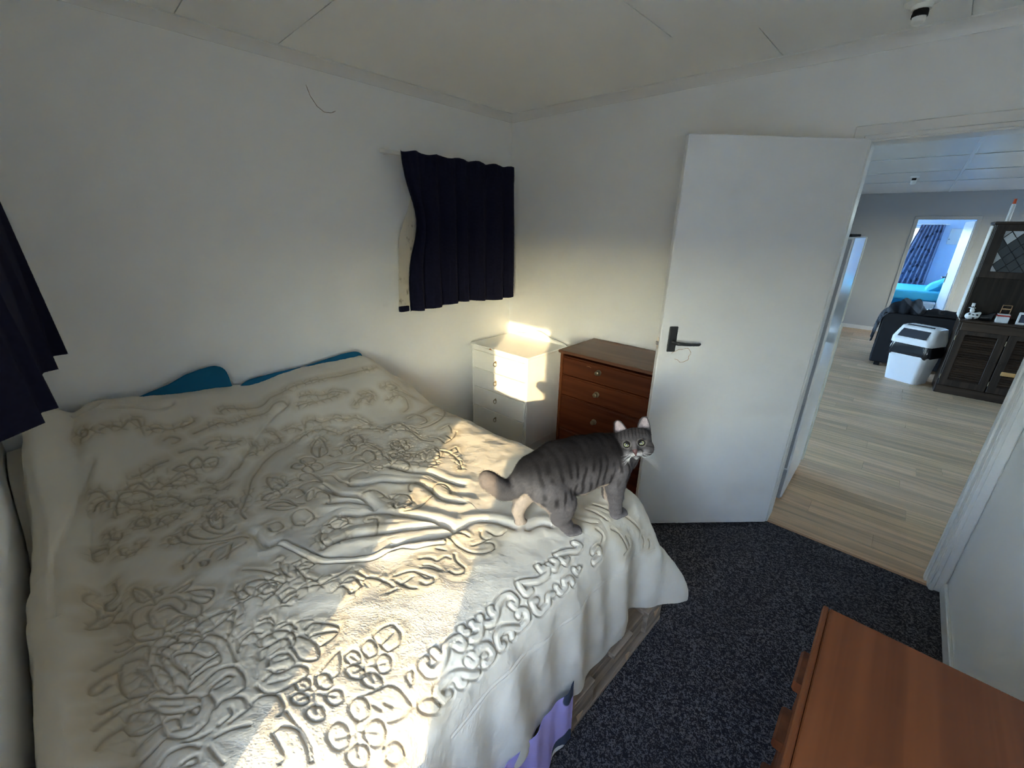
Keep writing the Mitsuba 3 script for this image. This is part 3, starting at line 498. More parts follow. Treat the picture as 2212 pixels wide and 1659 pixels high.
# soft rumples, strongest in the middle of the bed and running towards the cat
ang = np.arctan2(Tg + 1.75, Sg - 1.72)
rad = np.hypot(Tg + 1.75, Sg - 1.72)
rum = meshkit.fbm(np.stack([ang * 5.0, rad * 1.3, 0 * rad], -1) + 3.1, 3, 4) - 0.5
disp += 0.008 * rum * np.exp(-((rad - 0.5) / 0.34) ** 2) * smooth01(0.1, 0.25, rad)
disp += 0.016 * (meshkit.fbm(np.stack([Sg * 8, Tg * 8, 0 * Sg], -1), 3, 2) - 0.5) + 0.012 * (meshkit.fbm(np.stack([Sg * 3.2 + Tg * 6, Tg * 2.2 - Sg * 9, 0 * Sg], -1), 2, 17) - 0.5)
disp += 0.0016 * (meshkit.fbm(np.stack([Sg * 60, Tg * 60, 0 * Sg], -1), 2, 9) - 0.5)
nb = sheet(Pb).vertex_normals.reshape(Pb.shape)
Pb = Pb + nb * disp[..., None]
Pb[..., 2] = np.maximum(Pb[..., 2], 0.012)
# colour is darker along the carved lines; the ground is paler than the flowers
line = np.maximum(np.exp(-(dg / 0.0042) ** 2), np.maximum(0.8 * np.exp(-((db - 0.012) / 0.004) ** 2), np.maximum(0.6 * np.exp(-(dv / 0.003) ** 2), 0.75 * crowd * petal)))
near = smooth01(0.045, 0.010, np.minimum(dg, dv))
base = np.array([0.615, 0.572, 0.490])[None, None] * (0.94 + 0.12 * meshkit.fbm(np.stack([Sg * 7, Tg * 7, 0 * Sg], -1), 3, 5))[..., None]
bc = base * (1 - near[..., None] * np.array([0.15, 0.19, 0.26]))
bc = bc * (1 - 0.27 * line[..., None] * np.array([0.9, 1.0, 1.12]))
# hem turned under along all four sides
def turn(P, N, axis):
    take = lambda A, i: np.take(A, [i], axis)
    lo0, lo1 = take(P, 0) - 0.006 * take(N, 0), take(P, 6) - 0.007 * take(N, 6)
    hi0, hi1 = take(P, -1) - 0.006 * take(N, -1), take(P, -7) - 0.007 * take(N, -7)
    return np.concatenate([lo1, lo0, P, hi0, hi1], axis)


nb = sheet(Pb).vertex_normals.reshape(Pb.shape)
pad = lambda A, axis: np.concatenate([np.take(A, [0, 0], axis), A, np.take(A, [-1, -1], axis)], axis)
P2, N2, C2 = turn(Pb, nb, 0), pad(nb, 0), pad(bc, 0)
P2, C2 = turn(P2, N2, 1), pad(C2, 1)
scene['m_blanket'] = {'type': 'bumpmap', 'arbitrary': proc(lambda p, n, uv: fbm(p.x * 330, p.y * 330, p.z * 200, 2) * 0.0015, 8e-4), 'scale': 1.0, 'bsdf': {'type': 'twosided', 'bsdf': {'type': 'principled', 'base_color': {'type': 'mesh_attribute', 'name': 'vertex_color'}, 'roughness': 0.85, 'specular': 0.15, 'sheen': 0.35}}}
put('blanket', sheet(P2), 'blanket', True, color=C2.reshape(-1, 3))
tag('blanket', 'cream plush blanket with carved floral pattern spread over the bed', 'blanket')
# the plain stitched border along the side hem, and its fringe of loose threads at the corner
tip = blanket_point(np.array([[S_END - 0.005]]), np.array([[T_END]]))[0, 0]
# ------------------------------------------------------------------ mattress, pallet base, pillows
put('mattress', rbox(0.07, 1.88, -2.80, -1.23, 0.148, 0.575, 0.07), 'mattress', True)
tag('mattress', 'mattress hidden under the cream blanket on its pallet base', 'mattress')
PX = 1.935
# the pallet turns a little, as in the picture: far end x 1.962, near end x 1.930
rp = rotz(-2.4, 1.976, -1.105)
def pal(key, x0, x1, y0, y1, z0, z1, m='pallet_wood', ch=0.003):
    put(key, moved(cbox(x0, x1, y0, y1, z0, z1, ch), rp), m)
for k, x in enumerate((-0.022, -0.50, -0.98)):
    pal('wooden_pallet__stringer', x - 0.10, x, -1.19, 0.0, 0.022, 0.118)
for k in range(5):
    y = -0.14 - k * 0.262
    pal('wooden_pallet__deck_board', -1.09, 0.0, y, y + 0.14, 0.118, 0.140)
pal('wooden_pallet__bottom_board', -0.10, 0.0, -1.19, 0.0, 0.0, 0.020)
pal('wooden_pallet__bottom_board', -0.58, -0.50, -1.19, 0.0, 0.0, 0.020)
pal('wooden_pallet__bottom_board', -1.08, -0.98, -1.19, 0.0, 0.0, 0.020)
for y in (-0.14, -0.66, -1.19):
    pal('wooden_pallet__block', -0.024, -0.001, y, y + 0.135, 0.024, 0.116)
for (y, z, w) in [(-0.085, 0.108, 0.05), (-0.30, 0.05, 0.03), (-0.63, 0.06, 0.04)]:
    put('wooden_pallet__split', moved(m3.Manifold.hull_points(np.array([[0.0008, y, z], [0.0008, y + w, z - 0.01], [0.0008, y + 0.4 * w, z - 0.045], [-0.004, y, z], [-0.004, y + w, z - 0.01], [-0.004, y + 0.4 * w, z - 0.045]])), rp), 'pallet_fresh')
tag('wooden_pallet', 'rough grey wooden pallet under the foot of the bed', 'pallet')
tag('wooden_pallet__split', 'pale fresh splintered wood')

# second pallet towards the window wall keeps the mattress level (behind the lilac cloth)
def pal2(key, x0, x1, y0, y1, z0, z1):
    put(key, cbox(x0, x1, y0, y1, z0, z1), 'pallet_wood')
for x in (1.88, 1.40, 0.92):
    pal2('wooden_pallet_001__stringer', x - 0.09, x, -2.80, -2.36, 0.022, 0.118)
for y in (-2.50, -2.78):
    pal2('wooden_pallet_001__deck_board', 0.80, 1.88, y, y + 0.12, 0.118, 0.140)
for x in (1.88, 1.40, 0.92):
    pal2('wooden_pallet_001__bottom_board', x - 0.09, x, -2.80, -2.36, 0.0, 0.020)
tag('wooden_pallet_001', 'second wooden pallet further back under the bed, nearest the window wall', 'pallet')

# lilac bed sheet hanging out below the blanket at the foot, with its slate and white print
yy = np.linspace(-2.30, -1.785, 90)
zz = np.linspace(0.045, 0.30, 40)
Y, Z = np.meshgrid(yy, zz, indexing='ij')
low = 0.03 + 0.05 * smooth01(-1.78, -1.93, Y) * (0.5 + 0.5 * np.sin(Y * 34)) + 0.06 * smooth01(-1.95, -1.9, Y) * smooth01(-1.80, -1.86, Y) * 0
Zs = low + (Z - zz[0]) / (zz[-1] - zz[0]) * (0.30 - low)
X = 1.957 + 0.005 * np.sin(Y * 38 + Zs * 6) + 0.01 * (0.30 - Zs) + 0.003 * np.sin(Y * 85)


def lilac_fn(p, n, uv):
    d1 = dr.sqrt(dr.square((p.y + 1.83) * 1.0) + dr.square(p.z - 0.055))
    d2 = dr.sqrt(dr.square(p.y + 1.80) + dr.square(p.z - 0.285))
    d3 = dr.sqrt(dr.square(p.y + 1.852) + dr.square(p.z - 0.03))
    c = mix((0.46, 0.40, 0.78), (0.06, 0.08, 0.13), smoothstep(0.052, 0.046, d1))
    c = mix(c, (0.06, 0.08, 0.13), smoothstep(0.052, 0.046, d2))
    return mix(c, (0.7, 0.7, 0.7), smoothstep(0.034, 0.030, d3))


mat('lilac_print', proc(lilac_fn), 0.8, 0.2)
put('bed_sheet', thick_sheet(np.stack([X, Y, Zs], -1), -0.0015), 'lilac_print', True)
tag('bed_sheet', 'lilac sheet with slate and white print hanging below the blanket', 'sheet')


def pillow(cx, cy, cz, lx, ly, lz, rx, ry, rz, seed):
    s = trimesh.creation.icosphere(5, 1.0)
    v = s.vertices
    p = np.sign(v) * np.abs(v) ** np.array([0.27, 0.27, 1.0])
    edge = np.clip(1 - np.maximum(np.abs(p[:, 0]), np.abs(p[:, 1])) ** 3, 0.0, 1)
    q = p * np.array([lx, ly, lz]) / 2
    q[:, 2] *= 0.25 + 0.75 * edge
    # pulled-out corners
    c = np.abs(p[:, 0] * p[:, 1])
    q[:, :2] *= (1 + 0.10 * c ** 2)[:, None]
    q += 0.012 * (np.stack([meshkit.fbm(q * 9 + k * 5 + seed, 3, seed) for k in range(3)], 1) - 0.5)
    tm = trimesh.transformations.rotation_matrix
    R = (tm(math.radians(rz), [0, 0, 1]) @ tm(math.radians(rx), [1, 0, 0]) @ tm(math.radians(ry), [0, 1, 0]))[:3, :3]
    return trimesh.Trimesh(q @ R.T + [cx, cy, cz], s.faces, process=False)


put('pillow', pillow(0.062, -2.425, 0.690, 0.44, 0.72, 0.07, 15, 88, 0, 1), 'teal_cotton', True)
tag('pillow', 'teal pillow standing behind the blanket, its corner against the wall at the left', 'pillow')
put('pillow_001', pillow(0.062, -1.725, 0.684, 0.42, 0.67, 0.07, 3.6, 88, 0, 2), 'teal_cotton', True)
tag('pillow_001', 'teal pillow barely showing behind the blanket at the bed corner nearest the white drawers', 'pillow')
# ------------------------------------------------------------------ bedroom furniture
# white chest of drawers in the corner
def wd(key, *a, m='paint_white', ch=0.004):
    return put('white_dresser__' + key, cbox(*a, ch), m)


WXa, WXb, WYf, WYb, WH = 0.060, 0.632, -0.486, -0.030, 0.800
wd('side_panel', WXa, WXa + 0.018, WYf, WYb, 0.10, WH - 0.018)
wd('side_panel', WXb - 0.018, WXb, WYf, WYb, 0.10, WH - 0.018)
wd('back_panel', WXa + 0.018, WXb - 0.018, WYb - 0.008, WYb, 0.10, WH - 0.018)
put('white_dresser__top', cbox(WXa - 0.010, WXb + 0.012, WYf - 0.014, WYb, WH - 0.018, WH, 0.005), 'paint_white')
wd('plinth', WXa + 0.004, WXb - 0.004, WYf + 0.02, WYb - 0.01, 0.0, 0.10)
wd('front_rail', WXa + 0.018, WXb - 0.018, WYf, WYf + 0.02, WH - 0.048, WH - 0.018)
for k, (z0, z1) in enumerate([(0.612, 0.750), (0.458, 0.608), (0.298, 0.454), (0.112, 0.294)]):
    d = 'white_dresser__drawer' + (f'_{k:03d}' if k else '')
    put('white_dresser__drawer', cbox(WXa + 0.020, WXb - 0.020, WYf - 0.004, WYf + 0.30, z0, z1, 0.003), 'paint_white')
    xc, zc = 0.328, (0.687, 0.533, 0.388, 0.233)[k]
    ring = trimesh.creation.torus(0.0145, 0.0026, major_sections=28, minor_sections=10)
    put(d + '__pull', cat_meshes(cyl([xc, WYf - 0.004, zc + 0.014], [xc, WYf - 0.012, zc + 0.014], 0.0085, 0.0055, 20), cyl([xc, WYf - 0.012, zc + 0.014], [xc, WYf - 0.019, zc + 0.014], 0.0045, 0.004, 14),
        moved(ring, trimesh.transformations.translation_matrix([xc, WYf - 0.015, zc - 0.001]) @ trimesh.transformations.rotation_matrix(math.radians(80), [1, 0, 0]))), 'brass_dull', 35)
# scalloped upstand at the back of its top
u = np.linspace(0, 1, 61)
h = 0.028 + 0.022 * np.cos((u - 0.5) * 2 * np.pi) * 0.5 + 0.016 * np.exp(-((np.abs(u - 0.5) - 0.33) / 0.05) ** 2) * 0 + 0.030 * np.exp(-((u - 0.5) / 0.17) ** 2)
h *= smooth01(0, 0.07, u) * smooth01(1, 0.93, u) * 0.6 + 0.4
xs = WXa + 0.03 + u * (WXb - WXa - 0.04)
poly = np.vstack([[xs[0], WH - 0.002], [xs[-1], WH - 0.002], np.stack([xs, WH + h], 1)[::-1]])
put('white_dresser__upstand', extrude_y(poly, WYb - 0.014, WYb), 'paint_white', 30)
poly2 = np.vstack([np.stack([xs[2:-2], WH + h[2:-2] - 0.010], 1), np.stack([xs[2:-2], WH + h[2:-2] - 0.004], 1)[::-1]])
put('white_dresser__moulding', extrude_y(poly2, WYb - 0.020, WYb - 0.010), 'paint_white', 30)
put('white_dresser__chip', m3.Manifold.hull_points(np.array([[0.262, WYf - 0.0144, 0.788], [0.300, WYf - 0.0144, 0.787], [0.284, WYf - 0.0144, 0.798], [0.270, WYf - 0.0144, 0.797], [0.262, WYf - 0.010, 0.788], [0.300, WYf - 0.010, 0.787], [0.284, WYf - 0.010, 0.798], [0.270, WYf - 0.010, 0.797]])), 'rimu_pale')
tag('white_dresser', 'white painted chest of drawers with a scalloped upstand, in the corner under the curtain', 'chest of drawers')
tag('white_dresser__chip', 'bare chipped spot on the front edge')

# reddish brown chest of drawers next to it
BXa, BXb, BYf, BYb, BH = 0.868, 1.525, -0.436, -0.020, 0.900
put('brown_dresser__side_panel', cbox(BXa, BXa + 0.018, BYf, BYb, 0.0, BH - 0.018, 0.003), 'rimu_upright')
put('brown_dresser__side_panel', cbox(BXb - 0.018, BXb, BYf, BYb, 0.0, BH - 0.018, 0.003), 'rimu_upright')
put('brown_dresser__back_panel', cbox(BXa + 0.018, BXb - 0.018, BYb - 0.008, BYb, 0.02, BH - 0.018, 0.001), 'rimu_upright')
put('brown_dresser__top', cbox(BXa - 0.010, BXb + 0.010, BYf - 0.014, BYb, BH - 0.020, BH, 0.004), 'rimu_top')
zs = [(0.735, 0.852), (0.592, 0.722), (0.352, 0.580), (0.075, 0.340)]
kz = (0.808, 0.664, 0.474, 0.225)
for k, (z0, z1) in enumerate(zs):
    d = 'brown_dresser__drawer' + (f'_{k:03d}' if k else '')
    put('brown_dresser__drawer', cbox(BXa + 0.021, BXb - 0.021, BYf + 0.004, BYf + 0.30, z0, z1, 0.005), 'rimu')
    xc, zc = 1.160, kz[k]
    y0 = BYf + 0.004
    prof = [(0, 0.0), (0.019, 0.0), (0.0195, 0.002), (0.017, 0.005), (0.009, 0.006), (0.008, 0.013), (0.013, 0.018), (0.0155, 0.023), (0.014, 0.028), (0.008, 0.031), (0, 0.0315)]
    put(d + '__knob', moved(lathe(prof, 24), trimesh.transformations.translation_matrix([xc, y0, zc]) @ trimesh.transformations.rotation_matrix(math.pi / 2, [1, 0, 0])), 'brass_dull', 40)
    put('brown_dresser__rail', cbox(BXa + 0.018, BXb - 0.018, BYf + 0.006, BYf + 0.03, z1 + 0.002, z1 + 0.010, 0.001), 'rimu')
for (x, z) in [(1.072, 0.828), (1.083, 0.8295), (1.094, 0.826)]:
    put('brown_dresser__scratch', cbox(x, x + 0.008, BYf + 0.0032, BYf + 0.006, z, z + 0.004, 0.001), 'rimu_pale')
put('brown_dresser__plinth', cbox(BXa + 0.018, BXb - 0.018, BYf + 0.03, BYf + 0.05, 0.0, 0.07, 0.002), 'rimu')
tag('brown_dresser', 'reddish brown wooden chest of drawers between the white one and the open door', 'chest of drawers')
tag('brown_dresser__scratch', 'pale scratch')

# chest of drawers in the near right corner
CXa, CYb, CYf, CH = 2.478, -1.462, -2.22, 0.750
put('wooden_chest__top', cbox(CXa, RX - 0.016, CYf, CYb, CH - 0.022, CH, 0.003), 'rimu_long')
put('wooden_chest__front_strip', cbox(CXa - 0.013, CXa - 0.0012, CYf, CYb + 0.001, CH - 0.026, CH + 0.0006, 0.003), 'rimu_long')
put('wooden_chest__side_panel', cbox(CXa + 0.004, RX - 0.02, CYb - 0.024, CYb - 0.006, 0.0, CH - 0.022, 0.002), 'rimu_upright')
put('wooden_chest__side_panel', cbox(CXa + 0.004, RX - 0.02, CYf + 0.006, CYf + 0.024, 0.0, CH - 0.022, 0.002), 'rimu_upright')
put('wooden_chest__back_panel', cbox(RX - 0.026, RX - 0.018, CYf + 0.024, CYb - 0.024, 0.02, CH - 0.022, 0.001), 'rimu_upright')
for k, (z0, z1) in enumerate([(0.545, 0.715), (0.320, 0.535), (0.070, 0.310)]):
    d = 'wooden_chest__drawer' + (f'_{k:03d}' if k else '')
    put('wooden_chest__drawer', cbox(CXa - 0.002, CXa + 0.30, CYf + 0.026, CYb - 0.026, z0, z1, 0.004), 'rimu_long')
    zc = (0.655, 0.450, 0.215)[k]
    for j, yc in enumerate((-1.61, -2.07)):
        h = d + '__handle'
        L = 0.052
        bar = m3.Manifold.hull_points(np.array([[CXa - 0.002, yc + s * L, zc + t * 0.016] for s in (-1, 1) for t in (-1, 1)] + [[CXa - 0.026, yc + s * (L - 0.004), zc + t * 0.011] for s in (-1, 1) for t in (-1, 1)] + [[CXa - 0.021, yc + s * L, zc + t * 0.014] for s in (-1, 1) for t in (-1, 1)]))
        hk = put(h, bar, 'rimu_upright')
put('wooden_chest__plinth', cbox(CXa + 0.012, CXa + 0.03, CYf + 0.024, CYb - 0.024, 0.0, 0.068, 0.002), 'rimu_long')
tag('wooden_chest', 'warm brown wooden chest of drawers in the lower right corner against the right wall', 'chest of drawers')

# ------------------------------------------------------------------ the open door
HX, HY, DANG = 2.128, -0.030, 225.0
dm = rotz(DANG, HX, HY)      # local x runs from the hinge to the free edge; local +y faces the camera
dm = rotz(DANG, HX, HY)


def dput(key, mesh, m, smooth=False):
    return put(key, moved(mesh, dm), m, smooth)


dput('door_1', cbox(0.0, 0.795, 0.0, 0.036, 0.022, 2.022, 0.004), 'paint_door')
tag('door_1', 'white flush bedroom door standing open, black lever handle', kind='structure')
hx, hz = 0.735, 1.135
plate = rbox(hx - 0.021, hx + 0.021, 0.034, 0.044, hz - 0.064, hz + 0.064, 0.0048)
dput('door_1__handle_plate', plate, 'black_metal', 40)
dput('door_1__handle', cat_meshes(tube([[hx - 0.004, 0.042, hz - 0.012], [hx - 0.004, 0.075, hz - 0.012], [hx - 0.012, 0.084, hz - 0.012], [hx - 0.03, 0.086, hz - 0.013], [hx - 0.075, 0.084, hz - 0.016], [hx - 0.118, 0.078, hz - 0.018], [hx - 0.128, 0.072, hz - 0.016]], [0.010, 0.009, 0.009, 0.0085, 0.0075, 0.007, 0.005], 14)), 'black_metal', 50)
dput('door_1__latch', cat_meshes(cbox(0.7945, 0.797, 0.007, 0.029, hz - 0.055, hz + 0.005, 0.0008), cbox(0.796, 0.806, 0.010, 0.026, hz - 0.034, hz - 0.016, 0.003)), 'steel', 30)
for z in (0.24, 1.78):
    put('door_1__hinge', moved(cat_meshes(cyl([-0.004, 0.003, z - 0.045], [-0.004, 0.003, z + 0.045], 0.006, seg=14), cbox(0.0, 0.034, -0.001, 0.0015, z - 0.045, z + 0.045, 0.0006)), dm), 'steel', 40)
dput('door_1__chip', m3.Manifold.hull_points(np.array([[0.795, 0.0358, hz - 0.085], [0.7965, 0.030, hz - 0.075], [0.7965, 0.030, hz - 0.055], [0.795, 0.0358, hz - 0.05], [0.79, 0.034, hz - 0.07]])), 'paint_white')
# worn ring of flaked paint below the handle
th = np.linspace(0.2, 5.6, 40)
rr = 1 + 0.13 * np.sin(3 * th + 1) + 0.07 * np.sin(7 * th)
dput('door_1__scuff', tube(np.stack([hx - 0.062 + 0.046 * rr * np.cos(th), 0 * th + 0.0358, hz - 0.082 + 0.034 * rr * np.sin(th)], 1), 0.0011, 6), 'rimu_pale')

# ------------------------------------------------------------------ ceiling fitting near the doorway
lx, ly = 2.219, -0.311
put('ceiling_light__base', moved(lathe([(0, 0), (0.052, 0), (0.052, -0.008), (0.030, -0.016), (0.028, -0.03), (0, -0.03)], 32), trimesh.transformations.translation_matrix([lx, ly, RZ])), 'paint_white', 35)
put('ceiling_light__socket', moved(lathe([(0, -0.028), (0.021, -0.028), (0.023, -0.040), (0.023, -0.050), (0, -0.050)], 24), trimesh.transformations.translation_matrix([lx, ly, RZ])), 'dull_black', 35)
put('ceiling_light__holder', moved(lathe([(0, -0.048), (0.020, -0.048), (0.019, -0.066), (0.013, -0.072), (0, -0.072)], 24), trimesh.transformations.translation_matrix([lx, ly, RZ])), 'paint_white', 35)
tag('ceiling_light', 'small white bare lamp holder with a dark ring, at the bedroom ceiling', 'lamp holder')

# faint cobweb thread on the wall above the bed
put('cobweb', tube([[0.012, -1.50, 2.275], [0.008, -1.485, 2.235], [0.006, -1.455, 2.195], [0.006, -1.42, 2.175], [0.007, -1.385, 2.178], [0.006, -1.36, 2.19]], 0.0014, 6), 'pallet_wood')
tag('cobweb', 'thin dark thread of cobweb curling on the wall above the bed', 'cobweb')


# ------------------------------------------------------------------ curtains
def pleats(u, n, seed, sharp=1.0):
    r = np.random.default_rng(seed)
    ph = np.cumsum(r.uniform(0.6, 1.4, n + 1))
    ph = (ph - ph[0]) / (ph[-1] - ph[0])
    x = np.interp(u, ph, np.arange(n + 1))
    return np.sin(2 * np.pi * x) + 0.25 * np.sin(4 * np.pi * x + 1.0)


# corner curtain on the left wall
nu, nv = 260, 90
U, V = np.meshgrid(np.linspace(0, 1, nu), np.linspace(0, 1, nv), indexing='ij')   # u from the corner outwards, v from the top down
ytop = -0.072 - U * 0.963
lead = smooth01(0.80, 1.0, U)
swing = 0.085 * np.exp(-((V - 0.42) / 0.22) ** 2)      # the leading edge swings back in the middle
ylow = -0.062 - U * (0.988)
Y = ytop * (1 - smooth01(0, 0.9, V)) + ylow * smooth01(0, 0.9, V) + lead * (swing - 0.005)
amp = 0.010 + 0.013 * smooth01(0.04, 0.5, V)
X = 0.095 + amp * pleats(U, 7, 3) + 0.006 * np.exp(-((V - 0.06) / 0.05) ** 2) * pleats(U, 19, 8) + 0.02 * V * lead
Z = 2.046 + 0.006 * np.sin(U * 37) * (1 - V) * smooth01(0.2, 0.0, V) - V * (0.922 + 0.010 * (1 - U) + 0.010 * np.sin(U * 9))
put('curtain__fabric', thick_sheet(np.stack([X, Y, Z], -1), 0.002), 'navy', True)
Yl = np.linspace(-0.10, -1.092, 60)
Vl = np.linspace(0, 1, 40)
YY, VV = np.meshgrid(Yl, Vl, indexing='ij')
put('curtain__lining', thick_sheet(np.stack([0.044 + 0.004 * np.sin(YY * 30), YY * (0.945 + 0.055 * VV) + 0.09 * smooth01(0.45, 0.0, VV) * smooth01(-0.9, -1.09, YY), 1.84 - VV * 0.700], -1), 0.002), 'lining', True)
put('curtain__hem', cbox(0.036, 0.066, -1.094, -1.030, 1.112, 1.146, 0.003), 'navy')
tag('curtain', 'navy blue pleated curtain hanging in the far corner above the white drawers', 'curtain')
tag('curtain__lining', 'stained cream lining')
put('curtain_rail', cbox(0.010, 0.034, -1.125, -0.045, 2.024, 2.048, 0.004), 'paint_trim')
put('curtain_rail__bracket', cbox(0.0, 0.012, -1.10, -1.07, 2.020, 2.052, 0.002), 'paint_trim')
put('curtain_rail__bracket', cbox(0.0, 0.012, -0.10, -0.07, 2.020, 2.052, 0.002), 'paint_trim')
tag('curtain_rail', 'white painted curtain rail on the left wall behind the navy curtain in the corner', 'curtain rail')

# curtain on the window wall, blown off it at its far end
hem_path = np.array([(0.092, -2.612), (0.094, -2.652), (0.20, -2.668), (0.318, -2.647), (0.337, -2.684), (0.55, -2.712), (0.775, -2.664), (0.787, -2.697), (0.83, -2.712), (0.88, -2.692), (0.952, -2.768), (1.10, -2.80), (1.20, -2.83), (1.40, -2.80), (1.50, -2.835), (1.70, -2.81), (1.84, -2.84)])
d = np.r_[0, np.cumsum(np.linalg.norm(np.diff(hem_path, axis=0), axis=1))]
uu = np.linspace(0, d[-1], 300)
hemxy = np.stack([np.interp(uu, d, hem_path[:, k]) for k in (0, 1)], 1)
top_path = np.stack([np.linspace(0.09, 1.84, 300), np.linspace(-2.655, -2.825, 300) + 0.010 * pleats(np.linspace(0, 1, 300), 9, 5) * np.linspace(0.3, 1, 300)], 1)
vv = np.linspace(0, 1, 70)
w = (vv ** 1.15)[None, :, None]
XY = top_path[:, None] * (1 - w) + hemxy[:, None] * w
Z = 2.05 - vv[None, :] * (2.05 - 1.15) + 0 * XY[..., 0]
put('curtain_001__fabric', thick_sheet(np.concatenate([XY, Z[..., None]], -1), 0.002), 'navy', True)
tag('curtain_001', 'navy blue curtain with stepped folds at the left edge on the window wall', 'curtain')
put('curtain_rail_001', moved(cbox(0.0, 1.80, -0.012, 0.012, 2.03, 2.055, 0.004), rotz(math.degrees(math.atan2(-0.17, 1.79)), 0.05, -2.672)), 'paint_trim')
for x, y in ((0.2, -2.69), (1.6, -2.825)):
    put('curtain_rail_001__bracket', cbox(x, x + 0.03, -2.87, y - 0.008, 2.034, 2.052, 0.002), 'paint_trim')
tag('curtain_rail_001', 'white curtain rail on the window wall carrying the navy curtain at the left edge', 'curtain rail')
# ------------------------------------------------------------------ the cat
# cat coordinates: f forward, l to its left, u up, from a point on the blanket under its body
CO = np.array([1.748, -1.584, 0.668])
CF = np.array([0.34895, 0.93714, 0.0])
CL = np.array([-0.93714, 0.34895, 0.0])


def cw(q):
    q = np.atleast_2d(q)
    return CO + q[:, :1] * CF + q[:, 1:2] * CL + q[:, 2:] * np.array([0, 0, 1.0])


# head axes in cat coordinates: towards its own left ear, its crown, its face
HZ_ = np.array([-0.665, -0.600, 0.430])
HY_ = np.array([0.1139, 0.5133, 0.8506])
HY_ = HY_ - HZ_ * (HY_ @ HZ_) / (HZ_ @ HZ_)
HZ_ /= np.linalg.norm(HZ_)
HY_ /= np.linalg.norm(HY_)
HX_ = np.cross(HY_, HZ_)
HS = 1.03
HC = np.array([0.2345, -0.0435, 0.2865])


def hd(x, y, z):
    return HC + HS * (x * HX_ + y * HY_ + z * HZ_)


# chains of (f, l, u, radius)
BONES = [
    [(-0.128, 0, 0.242, 0.066), (-0.045, 0, 0.252, 0.078), (0.045, 0, 0.246, 0.081), (0.12, 0, 0.246, 0.074), (0.178, 0, 0.246, 0.064)],
    [(-0.06, 0, 0.225, 0.072), (0.03, 0, 0.208, 0.076), (0.12, 0, 0.212, 0.070), (0.20, 0, 0.205, 0.054)],
    [(0.178, 0, 0.246, 0.060), (0.212, -0.006, 0.243, 0.048), (0.236, -0.026, 0.262, 0.039)],
    [(0.205, 0, 0.20, 0.052), (0.240, -0.004, 0.206, 0.040), (0.246, -0.018, 0.232, 0.034)],
    # near hind leg
    [(-0.108, -0.040, 0.212, 0.060), (-0.062, -0.056, 0.150, 0.047), (-0.058, -0.056, 0.118, 0.036), (-0.062, -0.052, 0.090, 0.0265), (-0.034, -0.051, 0.050, 0.0205), (-0.014, -0.051, 0.022, 0.0185), (0.010, -0.051, 0.013, 0.0175)],
    # far hind leg
    [(-0.128, 0.034, 0.208, 0.056), (-0.118, 0.050, 0.150, 0.036), (-0.150, 0.050, 0.108, 0.023), (-0.160, 0.050, 0.080, 0.0185), (-0.153, 0.050, 0.030, 0.0155), (-0.130, 0.050, 0.013, 0.0155)],
    # near front leg
    [(0.172, -0.038, 0.205, 0.050), (0.168, -0.043, 0.140, 0.034), (0.176, -0.043, 0.090, 0.0255), (0.182, -0.043, 0.045, 0.0205), (0.190, -0.043, 0.016, 0.0190), (0.216, -0.043, 0.0125, 0.0170)],
    # far front leg
    [(0.195, 0.034, 0.205, 0.046), (0.205, 0.040, 0.140, 0.032), (0.212, 0.040, 0.090, 0.024), (0.216, 0.040, 0.045, 0.0195), (0.222, 0.040, 0.016, 0.018), (0.244, 0.040, 0.012, 0.016)],
    # tail
    [(-0.165, 0, 0.252, 0.036), (-0.188, 0, 0.228, 0.030), (-0.212, 0.0, 0.208, 0.0285), (-0.238, 0.0, 0.214, 0.0275), (-0.266, 0.0, 0.240, 0.0260), (-0.290, 0.0, 0.266, 0.0235), (-0.299, 0.0, 0.277, 0.0190)],
]
H = lambda x, y, z, r: (*hd(x, y, z), r * HS)
HEAD = [
    [H(0, 0.010, -0.018, 0.046), H(0, 0.006, 0.002, 0.043)],
    [H(-0.017, 0.012, -0.006, 0.040), H(0.017, 0.012, -0.006, 0.040)],
    [H(-0.031, -0.017, -0.002, 0.0295), H(0.031, -0.017, -0.002, 0.0295)],
    [H(0, 0.020, 0.027, 0.018), H(0, 0.000, 0.041, 0.0115), H(0, -0.016, 0.053, 0.0085), H(0, -0.023, 0.0555, 0.0078)],
    [H(-0.0105, -0.0295, 0.038, 0.0125), H(-0.0045, -0.0305, 0.046, 0.0098)],
    [H(0.0105, -0.0295, 0.038, 0.0125), H(0.0045, -0.0305, 0.046, 0.0098)],
    [H(0, -0.039, 0.030, 0.0115), H(0, -0.0425, 0.038, 0.0078)],
    [H(-0.036, 0.016, 0.012, 0.017), H(-0.018, 0.024, 0.024, 0.013)],
    [H(0.036, 0.016, 0.012, 0.017), H(0.018, 0.024, 0.024, 0.013)],
]
LIDS = []
for s in (-1, 1):
    LIDS.append([H(s * 0.0120, -0.0035, 0.0455, 0.0024), H(s * 0.0165, 0.0060, 0.0465, 0.0032), H(s * 0.0250, 0.0095, 0.0445, 0.0034), H(s * 0.0335, 0.0055, 0.0365, 0.0030)])
    LIDS.append([H(s * 0.0120, -0.0040, 0.0455, 0.0022), H(s * 0.0185, -0.0085, 0.0458, 0.0024), H(s * 0.0270, -0.0072, 0.0425, 0.0024), H(s * 0.0335, 0.0040, 0.0365, 0.0024)])
TOES = []
